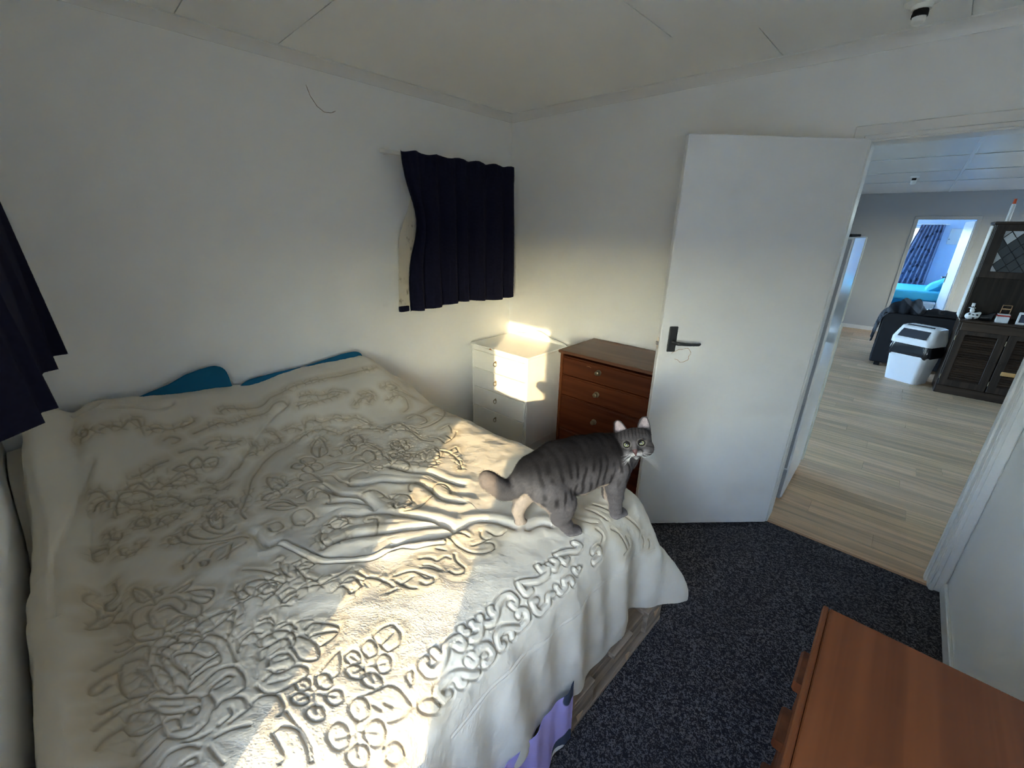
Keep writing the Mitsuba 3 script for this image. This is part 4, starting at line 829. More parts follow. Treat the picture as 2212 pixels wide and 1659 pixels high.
for (f0, l0, u0, s) in [(0.012, -0.051, 0.0105, 1.0), (-0.128, 0.050, 0.0105, 0.95), (0.220, -0.043, 0.0105, 1.0), (0.248, 0.040, 0.0105, 0.95)]:
    for k in (-1.5, -0.5, 0.5, 1.5):
        fx = 0.012 - 0.004 * abs(k)
        TOES.append([(f0 - 0.012, l0 + k * 0.0066 * s, u0 + 0.001, 0.0082 * s), (f0 + fx, l0 + k * 0.0080 * s, u0 - 0.001, 0.0075 * s)])


def cone_d(p, a, b):
    """Distance from the points to a round cone between two spheres."""
    a, b = np.array(a), np.array(b)
    d = b[:3] - a[:3]
    L2 = d @ d
    t = np.clip((p - a[:3]) @ d / L2, 0, 1)
    return np.linalg.norm(p - a[:3] - t[:, None] * d, axis=1) - (a[3] + t * (b[3] - a[3]))


def smin(ds, k):
    ds = np.stack(ds)
    m = ds.min(0)
    return m - k * np.log(np.exp(-(ds - m) / k).sum(0))


def segs(chain):
    return [(chain[i], chain[i + 1]) for i in range(len(chain) - 1)]


def sdf(p):
    body = smin([cone_d(p, a, b) for ch in BONES for a, b in segs(ch)], 0.0052)
    head = smin([cone_d(p, a, b) for ch in HEAD for a, b in segs(ch)], 0.0016) + 0.0012
    toes = smin([cone_d(p, a, b) for ch in TOES for a, b in segs(ch)], 0.0012)
    d = smin([body, head], 0.0045)
    d = smin([d, toes], 0.0020)
    # eye sockets
    for s in (-1, 1):
        e = np.linalg.norm(p - hd(s * 0.0232, 0.001, 0.0425), axis=1) - 0.0104 * HS
        d = np.maximum(d, -(e + 0.0005))
    return smin([d] + [cone_d(p, a, b) for ch in LIDS for a, b in segs(ch)], 0.0009)


def hull_chain(ch, sub=2):
    ico = trimesh.creation.icosphere(sub, 1.0).vertices
    return join(*[m3.Manifold.hull_points(np.vstack([ico * a[3] + np.array(a[:3]), ico * b[3] + np.array(b[:3])])) for a, b in segs(ch)])


body = join(*[hull_chain(ch) for ch in BONES + HEAD + TOES + LIDS])


def ear(s):
    """A cupped ear as a closed shell; s is the side."""
    n, m = 22, 18
    A, Hh = np.meshgrid(np.linspace(-1, 1, n), np.linspace(0, 1, m), indexing='ij')
    wid = 0.0215 * np.sqrt(np.clip(1 - Hh ** 1.7, 0.0, 1)) + 0.0012
    x0 = s * (0.0325 + 0.0125 * Hh)
    y0 = 0.026 + 0.058 * Hh
    z0 = -0.004 - 0.012 * Hh
    turn = s * 0.35
    cup = 0.017 * (1 - A ** 2) * (1 - 0.55 * Hh)
    lx = A * wid
    x = x0 + lx * math.cos(turn) + cup * math.sin(turn) * 0.3
    z = z0 - lx * math.sin(turn) * s * s - cup
    y = y0 - 0.006 * np.abs(A) ** 2 * (1 - Hh) + 0.012 * s * A * (1 - Hh) * -1 * 0.5
    P = HC + HS * (x[..., None] * HX_ + y[..., None] * HY_ + z[..., None] * HZ_)
    t = thick_sheet(P, 0.0032)
    return t


def to_manifold(t):
    t = trimesh.Trimesh(t.vertices, t.faces)
    t.merge_vertices()
    if t.volume < 0:
        t.invert()
    return m3.Manifold(m3.Mesh(np.asarray(t.vertices, np.float32), np.asarray(t.faces, np.uint32)))


body = body.refine_to_length(0.0042)
bt = tri(body)
bt.merge_vertices()
v = bt.vertices.copy()
for it in range(7):
    d = sdf(v)
    e = 4e-4
    g = np.stack([(sdf(v + np.eye(3)[k] * e) - sdf(v - np.eye(3)[k] * e)) / (2 * e) for k in range(3)], 1)
    g /= np.maximum(np.linalg.norm(g, axis=1, keepdims=True), 1e-6)
    v -= g * np.clip(d, -0.006, 0.006)[:, None]
    if it in (1, 3):
        tmp = trimesh.Trimesh(v, bt.faces, process=False)
        trimesh.smoothing.filter_taubin(tmp, iterations=6)
        v = tmp.vertices.copy()
bt = trimesh.Trimesh(v, bt.faces, process=False)
ears = [ear(s) for s in (-1, 1)]
try:
    whole = to_manifold(bt)
    for t in ears:
        whole = whole + to_manifold(t)
    full = tri(whole)
    if len(full.faces) < 0.5 * len(bt.faces):
        raise ValueError
except Exception:
    full = trimesh.util.concatenate([bt] + ears)
full = tri(to_manifold(full).refine_to_length(0.0036)) if False else full
q = full.vertices.copy()
nrm = full.vertex_normals.copy()

# coat colours: a grey tabby
f, l, u = q[:, 0], q[:, 1], q[:, 2]
hq = q - HC
hx_, hy_, hz_ = hq @ HX_ / HS, hq @ HY_ / HS, hq @ HZ_ / HS
in_head = smooth01(0.075, 0.055, np.linalg.norm(hq, axis=1) / HS) * smooth01(-0.075, -0.05, hy_) * (f > 0.17)
ear_zone = (hy_ > 0.040) & (np.abs(hx_) > 0.012) & (f > 0.15)
nz = meshkit.fbm(q * np.array([60, 60, 22]), 3, 3)
nf = meshkit.noise(q * np.array([420, 420, 120]), 5)
grey, dark, pale, cream = np.array([0.118, 0.104, 0.102]), np.array([0.0125, 0.0105, 0.0105]), np.array([0.27, 0.245, 0.24]), np.array([0.56, 0.44, 0.34])


def blend(c, d, t):
    return c * (1 - t[:, None]) + d * t[:, None]


col = np.tile(grey, (len(q), 1))
# saddle darker along the back, lighter low on the flank
nl = meshkit.fbm(q * np.array([16, 16, 10]), 3, 21)
col = blend(col, dark, smooth01(0.215, 0.300, u + 0.05 * (nl - 0.5)) * (1 - in_head) * (f > -0.21) * 0.93)
# broken mackerel stripes down the flank
wav = f * 215 + 7.0 * (meshkit.fbm(q * np.array([14, 14, 9]), 3, 8) - 0.5) + 10 * (u - 0.22) * np.where(f < 0, 1, -0.4)
brk = smooth01(0.34, 0.56, meshkit.fbm(q * np.array([34, 34, 26]), 2, 11))
st = smooth01(-0.1, 0.75, np.sin(wav)) * brk
col = blend(col, dark * 0.9, st * 0.80 * smooth01(0.115, 0.19, u) * (1 - in_head) * smooth01(-0.19, -0.13, f))
# rings round the legs
leg = smooth01(0.185, 0.14, u) * (1 - in_head)
ring = smooth01(0.2, 0.8, np.sin(u * 260 + 2 * nz))
col = blend(col, dark * 1.8, ring * leg * 0.30 * (0.4 + 0.9 * nl))
col = blend(col, grey * 1.25, leg * 0.35)
# pale belly and insides of the legs
inner = smooth01(-0.1, -0.55, -np.sign(np.where(np.abs(l) < 1e-4, 1e-4, l)) * nrm[:, 1] * -1) * smooth01(0.21, 0.17, u)
inside = (np.sign(l) * nrm[:, 1] < -0.2) & (np.abs(l) < 0.075) & (u < 0.205) & (u > 0.02)
col = blend(col, cream, inside.astype(float) * (0.45 + 0.4 * nl) * (1 - in_head))
under = (nrm[:, 2] < -0.55) & (u > 0.09) & (u < 0.2) & (np.abs(f) < 0.22)
col = blend(col, cream * 0.9, under.astype(float) * 0.7)
col = blend(col, cream, ((f < -0.165) & (u < 0.222) & (u > 0.12) & (l > 0.0) & (f > -0.2)).astype(float) * 0.6)
# toes a little paler
col = blend(col, pale * 0.9, smooth01(0.028, 0.012, u) * 0.5)
# tail: darker ridge, pale grey end
tailm = smooth01(-0.205, -0.222, f)
col = blend(col, grey * 0.72, tailm * 0.8)
col = blend(col, dark * 1.4, tailm * smooth01(0.3, 0.9, nrm[:, 2]) * 0.5)
col = blend(col, grey * 0.95, tailm * smooth01(-0.262, -0.30, f) * 0.7)
col = blend(col, cream * 0.75, smooth01(-0.17, -0.185, f) * smooth01(0.200, 0.188, u) * (1 - smooth01(-0.215, -0.225, f)) * 0.8)
# chest and neck
col = blend(col, grey * 0.9, smooth01(0.19, 0.23, f) * (1 - in_head) * 0.5)
# face
hc = np.tile(np.array([0.070, 0.062, 0.061]), (len(q), 1))
ms = smooth01(0.35, 0.85, np.sin(hx_ * 560 + 1.57 + 60 * np.abs(hx_))) * smooth01(0.010, 0.028, hy_)
hc = blend(hc, dark * 1.2, ms * 0.75)
ck = smooth01(0.4, 0.9, np.sin(hy_ * 330 + np.abs(hx_) * 120 + 0.6)) * smooth01(0.024, 0.034, np.abs(hx_)) * smooth01(0.012, -0.005, hy_)
hc = blend(hc, dark * 1.3, ck * 0.7)
muz = np.exp(-(((np.abs(hx_) - 0.006) / 0.0085) ** 2 + ((hy_ + 0.0345) / 0.0062) ** 2)) * (hz_ > 0.03)
hc = blend(hc, np.array([0.58, 0.55, 0.52]), np.clip(muz * 1.6, 0, 1))
jaw = np.exp(-((np.abs(hx_) - 0.027) / 0.013) ** 2 - ((hy_ + 0.030) / 0.008) ** 2) * (hz_ > 0.0)
hc = blend(hc, np.array([0.34, 0.31, 0.30]), np.clip(jaw * 1.1, 0, 1) * 0.75)
hc = blend(hc, np.array([0.62, 0.60, 0.56]), smooth01(-0.042, -0.048, hy_) * (hz_ > 0.02))
hc = blend(hc, np.array([0.19, 0.165, 0.16]), np.exp(-(hx_ / 0.007) ** 2) * smooth01(0.018, -0.004, hy_) * smooth01(-0.026, -0.02, hy_) * (hz_ > 0.02) * 0.8)
for s in (-1, 1):
    de = np.hypot(hx_ - s * 0.0232, (hy_ - 0.001) * 1.08) * (hz_ > 0.01) + (hz_ <= 0.01)
    hc = blend(hc, np.array([0.20, 0.18, 0.16]), np.exp(-((de - 0.0138) / 0.0017) ** 2))
    hc = blend(hc, np.array([0.012, 0.010, 0.010]), smooth01(0.0116, 0.0104, de))
    tear = np.exp(-(((hx_ - s * 0.0145) * 0.8 + (hy_ + 0.010) * 0.5 * s * s) / 0.0022) ** 2 - ((hy_ + 0.008) / 0.006) ** 2) * (hz_ > 0.02)
    hc = blend(hc, np.array([0.02, 0.017, 0.017]), np.clip(tear, 0, 1) * 0.8)
col = blend(col, hc, in_head)
face_in = nrm @ HZ_
ez = ear_zone.astype(float) * smooth01(0.046, 0.054, hy_)
col = blend(col, np.array([0.080, 0.072, 0.072]), ez)
col = blend(col, np.array([0.40, 0.335, 0.335]) * (0.75 + 0.5 * meshkit.noise(q * 300, 2))[:, None], ez * smooth01(0.25, 0.5, face_in))
col *= (0.72 + 0.56 * nf * 0.6 + 0.22 * nz)[:, None]
body_w = trimesh.Trimesh(cw(q), full.faces, process=False)
if body_w.volume < 0:
    body_w.invert()
fur = {'type': 'principled', 'base_color': {'type': 'mesh_attribute', 'name': 'vertex_color'}, 'roughness': 0.85, 'specular': 0.08}
scene['m_fur'] = {'type': 'bumpmap', 'arbitrary': proc(lambda p, n, uv: noise(p.x * 420, p.y * 420, p.z * 160) * 0.0012, 8e-4), 'scale': 1.0, 'bsdf': {'type': 'twosided', 'bsdf': fur}}
put('cat', body_w, 'fur', True, color=np.clip(col, 0, 1))
tag('cat', 'grey tabby cat standing on the cream blanket at the bed foot, facing the camera', 'cat')

# short fur standing off the coat: one slim blade per hair
rh = np.random.default_rng(12)
NH = 60000
fa = full.area_faces
pick = rh.choice(len(fa), NH, p=fa / fa.sum())
bar = rh.dirichlet((1, 1, 1), NH)
tri_v = full.faces[pick]
root = (q[tri_v] * bar[:, :, None]).sum(1)
rn = (nrm[tri_v] * bar[:, :, None]).sum(1)
rn /= np.maximum(np.linalg.norm(rn, axis=1, keepdims=True), 1e-9)
rc = (col[tri_v] * bar[:, :, None]).sum(1)
lie = np.tile(np.array([-0.75, 0.0, -0.65]), (NH, 1))
dh = np.linalg.norm(root - HC, axis=1)
hx2, hy2, hz2 = (root - HC) @ HX_ / HS, (root - HC) @ HY_ / HS, (root - HC) @ HZ_ / HS
onhead = (dh < 0.072) & (root[:, 0] > 0.17)
lie[onhead] = (root - (HC + HZ_ * 0.06))[onhead]
lie += rh.normal(0, 0.22, (NH, 3))
lie -= rn * (lie * rn).sum(1, keepdims=True)
lie /= np.maximum(np.linalg.norm(lie, axis=1, keepdims=True), 1e-9)
L = 0.0105 * rh.uniform(0.6, 1.25, NH)
L[onhead] *= 0.36
L[root[:, 2] < 0.09] *= 0.55
tail_ = root[:, 0] < -0.2
L[tail_] *= 1.15
keep = np.ones(NH, bool)
for s in (-1, 1):
    keep &= ~(onhead & (np.hypot(hx2 - s * 0.0232, hy2 - 0.001) < 0.0155) & (hz2 > 0.01))
keep &= ~(onhead & (np.abs(hx2) < 0.009) & (hy2 < -0.014) & (hy2 > -0.036) & (hz2 > 0.03))
keep &= ~((hy2 > 0.045) & onhead) & (root[:, 2] > 0.012)
lift = np.where(onhead, 0.22, 0.40)[:, None]
dirn = lie * np.cos(lift) + rn * np.sin(lift)
side = np.cross(dirn, rn)
side /= np.maximum(np.linalg.norm(side, axis=1, keepdims=True), 1e-9)
wd_ = 0.00042
V = np.stack([root - side * wd_ - rn * 0.0008, root + side * wd_ - rn * 0.0008, root + dirn * L[:, None]], 1)[keep].reshape(-1, 3)
Cc = np.repeat((rc * rh.uniform(0.65, 1.5, (NH, 1)))[keep], 3, 0)
Nn = np.repeat(rn[keep], 3, 0) @ np.stack([CF, CL, np.array([0, 0, 1.0])])
hair = trimesh.Trimesh(cw(V), np.arange(len(V)).reshape(-1, 3), process=False)
path = meshkit.write_ply(hair, False, None, np.clip(Cc, 0, 1), Nn)
scene['m_hair'] = {'type': 'twosided', 'bsdf': {'type': 'principled', 'base_color': {'type': 'mesh_attribute', 'name': 'vertex_color'}, 'roughness': 0.7, 'specular': 0.12}}
scene['cat__fur'] = {'type': 'ply', 'filename': path, 'face_normals': False, 'bsdf': {'type': 'ref', 'id': 'm_hair'}}
tag('cat__fur', 'short grey fur', kind='stuff')

# eyes, nose, whiskers
for s in (-1, 1):
    c = hd(s * 0.0230, 0.001, 0.0368)
    e = trimesh.creation.icosphere(5, 0.0108 * HS)
    d = (HZ_ * math.cos(0.05) - HX_ * math.sin(0.05)); d = d / np.linalg.norm(d)
    a = np.degrees(np.arccos(np.clip(e.vertices @ d / (0.0108 * HS), -1, 1)))
    ec = np.tile(np.array([0.02, 0.018, 0.016]), (len(a), 1))
    ec = blend(ec, np.array([0.16, 0.165, 0.085]), smooth01(58, 54, a))
    ec = blend(ec, np.array([0.24, 0.245, 0.14]), smooth01(46, 36, a))
    ec = blend(ec, np.array([0.004, 0.004, 0.004]), smooth01(24, 21, a))
    scene['m_eye'] = {'type': 'twosided', 'bsdf': {'type': 'principled', 'base_color': {'type': 'mesh_attribute', 'name': 'vertex_color'}, 'roughness': 0.08, 'specular': 0.6, 'clearcoat': 1.0}}
    put('cat__eye', trimesh.Trimesh(cw(e.vertices + c), e.faces, process=False), 'eye', True, color=ec)
tag('cat__eye', 'round yellow-green eye')
mat('cat_nose', (0.105, 0.048, 0.045), 0.45, 0.4)
mat('cat_mouth', (0.03, 0.02, 0.02), 0.7, 0.2)
n_ = np.array([(-0.0088, -0.0195, 0.0575), (0.0088, -0.0195, 0.0575), (-0.0060, -0.0165, 0.0620), (0.0060, -0.0165, 0.0620), (0, -0.0310, 0.0600), (0, -0.0235, 0.0655), (-0.0055, -0.0245, 0.0625), (0.0055, -0.0245, 0.0625), (0, -0.0180, 0.0540), (-0.0012, -0.0370, 0.0560), (0.0012, -0.0370, 0.0560)])
put('cat__nose', trimesh.Trimesh(cw(np.array([hd(*a) for a in n_])), trimesh.convex.convex_hull(np.array([hd(*a) for a in n_])).faces, process=False) if False else moved(m3.Manifold.hull_points(np.array([cw(hd(*a))[0] for a in n_])), np.eye(4)), 'cat_nose', 40)
tag('cat__nose', 'brownish pink nose')
for s in (-1, 1):
    put('cat__mouth', tube(cw(np.array([hd(0, -0.0365, 0.0560), hd(s * 0.004, -0.0392, 0.0535), hd(s * 0.0095, -0.0400, 0.0475), hd(s * 0.0135, -0.0385, 0.0405)])), [0.0009, 0.0009, 0.0007, 0.0004], 6), 'cat_mouth', True)
mat('whisker', (0.85, 0.84, 0.82), 0.4, 0.4)
rw = np.random.default_rng(4)
for s in (-1, 1):
    for k in range(6):
        z = -0.030 - 0.0045 * (k % 3)
        a = hd(s * (0.013 + 0.003 * (k % 2)), z, 0.050)
        out = np.array([s * (0.048 + 0.012 * rw.random()), -0.004 - 0.0105 * k + 0.004 * rw.random(), 0.010 - 0.006 * k])
        w = [a + t * (out[0] * HX_ + out[1] * HY_ + out[2] * HZ_) - (t ** 2) * 0.012 * HY_ for t in np.linspace(0, 1, 9)]
        put('cat__whisker', tube(cw(np.array(w)), np.linspace(0.00034, 0.00012, 9), 5), 'whisker', True)
tag('cat__whisker', 'white whisker')
# ------------------------------------------------------------------ things in the living room
mat('enamel', (0.62, 0.63, 0.64), 0.10, 0.6, clearcoat=0.6)
mat('enamel_back', (0.30, 0.31, 0.33), 0.45, 0.4)
mat('enamel_door', (0.66, 0.64, 0.56), 0.3, 0.5)
mat('bin_white', (0.80, 0.80, 0.80), 0.35, 0.45)
mat('bin_grey', (0.045, 0.048, 0.058), 0.4, 0.4)
mat('bag', (0.010, 0.010, 0.012), 0.16, 0.7)
mat('sofa', (0.009, 0.009, 0.011), 0.6, 0.3)
mat('throw_grey', proc(lambda p, n, uv: mix((0.020, 0.022, 0.027), (0.075, 0.08, 0.09), smoothstep(0.4, 0.65, noise(p.x * 18 + p.z * 20, 0, 0)))), 0.9, 0.1)
mat('black_satin', (0.008, 0.008, 0.009), 0.22, 0.6)
mat('lead_glass', (0.30, 0.31, 0.31), 0.12, 0.6)
mat('lead_glass_dark', (0.06, 0.065, 0.068), 0.08, 0.6)
mat('lead_glass_pale', (0.52, 0.53, 0.54), 0.2, 0.6)
mat('lead', (0.02, 0.02, 0.022), 0.5, 0.4)
mat('gold_bar', (0.62, 0.36, 0.14), 0.4, 0.4)
mat('china_white', (0.82, 0.82, 0.82), 0.2, 0.5)
mat('red_paint', (0.42, 0.05, 0.04), 0.4, 0.4)
mat('orange', (0.75, 0.11, 0.03), 0.4, 0.4)
mat('fitting_white', (0.8, 0.8, 0.78), 0.4, 0.4)

# refrigerator: its back towards the bedroom wall, a glossy side towards the doorway, doors facing away
fx0, fx1, fy0, fy1, fh = 1.57, 2.168, 0.262, 0.865, 1.622
body_f = rbox(fx0, fx1, fy0, fy1, 0.035, fh, 0.008) - box(fx0 + 0.04, fx1 - 0.052, fy0 - 0.01, fy0 + 0.22, 0.02, 0.245)
put('refrigerator', body_f, 'enamel', 35)
put('refrigerator__back_panel', cbox(fx0 + 0.02, fx1 - 0.012, fy0 - 0.006, fy0 + 0.001, 0.25, fh - 0.012, 0.002), 'enamel_back')
put('refrigerator__base_panel', cbox(fx1 - 0.052, fx1 - 0.008, fy0 - 0.006, fy0 + 0.001, 0.03, 0.24, 0.002), 'enamel_back')
put('refrigerator__compressor', cat_meshes(rbox(fx0 + 0.20, fx1 - 0.14, fy0 + 0.03, fy0 + 0.19, 0.05, 0.20, 0.05), tube([[fx1 - 0.13, fy0 + 0.06, 0.12], [fx1 - 0.10, fy0 + 0.03, 0.16], [fx1 - 0.085, fy0 + 0.03, 0.13], [fx1 - 0.075, fy0 + 0.05, 0.16], [fx1 - 0.065, fy0 + 0.06, 0.20]], 0.005, 8)), 'dull_black', 40)
put('refrigerator__bracket', cat_meshes(cbox(fx1 - 0.085, fx1 - 0.080, fy0 - 0.03, fy0 + 0.06, 0.0, 0.075, 0.001), cbox(fx1 - 0.13, fx1 - 0.085, fy0 - 0.03, fy0 + 0.06, 0.03, 0.036, 0.001)), 'steel')
put('refrigerator__door', rbox(fx0, fx1 + 0.004, fy1 + 0.006, fy1 + 0.055, 1.09, fh, 0.007), 'enamel_door', 35)
put('refrigerator__door', rbox(fx0, fx1 + 0.010, fy1 + 0.006, fy1 + 0.058, 0.06, 1.078, 0.007), 'enamel_door', 35)
put('refrigerator__hinge_cover', cbox(fx0 + 0.30, fx1 - 0.02, fy0 + 0.02, fy1 - 0.1, fh - 0.001, fh + 0.014, 0.003), 'dull_black')
put('refrigerator__foot', cyl([fx1 - 0.06, fy1 - 0.06, 0.0], [fx1 - 0.06, fy1 - 0.06, 0.04], 0.02), 'dull_black', 40)
put('refrigerator__foot', cyl([fx1 - 0.06, fy0 + 0.03, 0.0], [fx1 - 0.06, fy0 + 0.03, 0.04], 0.015), 'dull_black', 40)
put('refrigerator__foot', cyl([fx0 + 0.06, fy1 - 0.06, 0.0], [fx0 + 0.06, fy1 - 0.06, 0.04], 0.02), 'dull_black', 40)
tag('refrigerator', 'tall white refrigerator just behind the open door, its glossy side to the doorway', 'refrigerator')

# swing-lid bin
bm = np.eye(4)
A_, B_ = np.array([2.452, 4.06]), np.array([2.765, 3.90])
ux = (B_ - A_) / np.linalg.norm(B_ - A_)
uy = np.array([-ux[1], ux[0]])
bm[:2, 0], bm[:2, 1], bm[:2, 3] = ux, uy, A_
BW, BD = np.linalg.norm(B_ - A_) + 0.03, 0.31


def ring_pts(x0, x1, y0, y1, r, z, n=7):
    out = []
    for (cx, cy, a0) in [(x1 - r, y1 - r, 0), (x0 + r, y1 - r, 90), (x0 + r, y0 + r, 180), (x1 - r, y0 + r, 270)]:
        for a in np.radians(np.linspace(a0, a0 + 90, n)):
            out.append((cx + r * math.cos(a), cy + r * math.sin(a), z))
    return np.array(out)


def loft(rings, cap=True):
    n = len(rings[0])
    V = np.vstack(rings)
    F = []
    for i in range(len(rings) - 1):
        for k in range(n):
            a, b = i * n + k, i * n + (k + 1) % n
            F += [[a, b, b + n], [a, b + n, a + n]]
    if cap:
        V = np.vstack([V, rings[0].mean(0), rings[-1].mean(0)])
        for k in range(n):
            F.append([len(V) - 2, (k + 1) % n, k])
            F.append([len(V) - 1, (len(rings) - 1) * n + k, (len(rings) - 1) * n + (k + 1) % n])
    return trimesh.Trimesh(V, F, process=False)


tp = 0.028
put('waste_bin__body', moved(loft([ring_pts(tp, BW - tp, tp, BD - tp, 0.05, 0.0), ring_pts(tp, BW - tp, tp, BD - tp, 0.05, 0.004), ring_pts(0, BW, 0, BD, 0.055, 0.345)]), bm), 'bin_white', 40)
rb = np.random.default_rng(3)
rings = []
for z, o in [(0.318, 0.006), (0.335, 0.014), (0.38, 0.012), (0.43, 0.006), (0.47, 0.0), (0.50, -0.004)]:
    r = ring_pts(-o, BW + o, -o, BD + o, 0.055, z, 16)
    r[:, :2] += rb.normal(0, 0.0035, (len(r), 2))
    r[:, 2] += 0.012 * np.sin(np.arange(len(r)) * 0.55) * (z < 0.36)
    rings.append(r)
put('waste_bin__bin_liner', moved(loft(rings, False), bm), 'bag', True)
lid = loft([ring_pts(-0.012, BW + 0.012, -0.012, BD + 0.012, 0.055, 0.452), ring_pts(-0.012, BW + 0.012, -0.012, BD + 0.012, 0.055, 0.515), ring_pts(0.012, BW - 0.012, 0.075, BD - 0.005, 0.05, 0.640), ring_pts(0.03, BW - 0.03, 0.105, BD - 0.03, 0.045, 0.652)])
put('waste_bin__lid', moved(lid, bm), 'bin_white', 30)
# swing flap lying in the sloping front of the lid
s0, s1 = np.array([0.030, 0.530]), np.array([0.128, 0.668])
nn = 14
fl = []
for t in np.linspace(0, 1, nn):
    y, z = -0.004 + t * 0.13, 0.528 + t * 0.129 + 0.010 * math.sin(math.pi * t)
    ww = 0.055 + 0.008 * t
    fl.append([(x, y - 0.012, z + 0.004) for x in np.linspace(ww, BW - ww, 12)])
put('waste_bin__flap', moved(thick_sheet(np.array(fl), -0.006), bm), 'bin_grey', 40)
tag('waste_bin', 'white swing-lid bin with a black liner showing, beside the dark sofa', 'bin')
tag('waste_bin__flap', 'dark grey swing flap')
tag('waste_bin__bin_liner', 'shiny black plastic liner')

# dark sofa seen from behind, with a throw over its corner
sx0, sx1, sy0, sy1 = 2.30, 4.05, 4.60, 5.42
put('sofa__back', rbox(sx0 + 0.005, sx1, sy0, sy0 + 0.22, 0.045, 0.700, 0.02), 'sofa', 35)
put('sofa__seat', rbox(sx0 + 0.2, sx1 - 0.2, sy0 + 0.2, sy1, 0.10, 0.44, 0.05), 'sofa', 35)
put('sofa__arm', rbox(sx0, sx0 + 0.22, sy0 + 0.02, sy1, 0.045, 0.66, 0.05), 'sofa', 35)
put('sofa__arm', rbox(sx1 - 0.2, sx1, sy0 + 0.02, sy1, 0.08, 0.62, 0.05), 'sofa', 35)
for x in (sx0 + 0.06, sx1 - 0.12):
    for y in (sy0 + 0.03, sy1 - 0.10):
        put('sofa__foot', cbox(x, x + 0.06, y, y + 0.06, 0.0, 0.06, 0.006), 'dull_black')
tag('sofa', 'dark sofa seen from behind, across from the doorway behind the white bin', 'sofa')
# throw heaped over its left corner, one end hanging down
lump = hull_chain([(2.355, 4.68, 0.700, 0.055), (2.47, 4.72, 0.765, 0.105), (2.58, 4.72, 0.770, 0.100), (2.66, 4.70, 0.690, 0.050)], 3)
lt = tri(lump.refine_to_length(0.016))
lt.merge_vertices()
lv = lt.vertices.copy()
lv += lt.vertex_normals * (0.018 * np.sin(lv[:, :1] * 52 + lv[:, 1:2] * 9) + 0.02 * (meshkit.fbm(lv * 12, 3, 6) - 0.5)[:, None])
lv[:, 2] = np.maximum(lv[:, 2], 0.701)
n, m = 40, 40
A, B = np.meshgrid(np.linspace(0, 1, n), np.linspace(0, 1, m), indexing='ij')
z = 0.715 + 0.02 * np.sin(B * 9) - 0.40 * A * (0.8 + 0.2 * np.cos(B * 4)) + 0 * A
x = sx0 - 0.016 - 0.035 * A + 0.010 * np.sin(B * 19) + 0.07 * (1 - A) ** 6
y = sy0 - 0.004 + B * 0.42 * (1 - 0.3 * A)
put('throw_blanket', trimesh.util.concatenate([trimesh.Trimesh(lv, lt.faces, process=False), thick_sheet(np.stack([x, y, z], -1), -0.012)]), 'throw_grey', True)
tag('throw_blanket', 'dark grey striped throw heaped over the left corner of the sofa', 'throw')
n, m = 70, 30
A, B = np.meshgrid(np.linspace(0, 1, n), np.linspace(0, 1, m), indexing='ij')
z = 0.704 + (0.055 + 0.03 * meshkit.noise(np.stack([A * 9, B * 4, 0 * A], -1), 3)) * np.sin(np.pi * np.clip(B, 0.02, 0.98)) * smooth01(0, 0.08, A) * smooth01(1, 0.9, A)
put('black_jacket', thick_sheet(np.stack([2.67 + A * 0.34, sy0 - 0.006 + B * 0.22, z], -1), -0.004), 'black_satin', True)
tag('black_jacket', 'crumpled shiny black garment lying along the top of the sofa back', 'garment')

# ------------------------------------------------------------------ dark hutch
hx0, hx1, hy = 2.935, 4.10, 3.80
hd_ = lambda key, *a, m='oak_dark', ch=0.004: put('hutch__' + key, cbox(*a, ch), m)
hd_('side_panel', hx0, hx0 + 0.02, hy + 0.02, hy + 0.44, 0.0, 0.79)
hd_('side_panel', hx1 - 0.02, hx1, hy + 0.02, hy + 0.44, 0.0, 0.79)
put('hutch__counter', cbox(hx0 - 0.012, hx1 + 0.012, hy - 0.012, hy + 0.45, 0.790, 0.815, 0.006), 'oak_dark_across')
hd_('rail', hx0 + 0.02, hx1 - 0.02, hy + 0.004, hy + 0.03, 0.70, 0.79, m='oak_dark_across')
hd_('back_panel', hx0 + 0.02, hx1 - 0.02, hy + 0.42, hy + 0.435, 0.0, 0.79)
hd_('plinth', hx0 + 0.01, hx1 - 0.01, hy + 0.02, hy + 0.05, 0.0, 0.09, m='oak_dark_across')
nd = 0
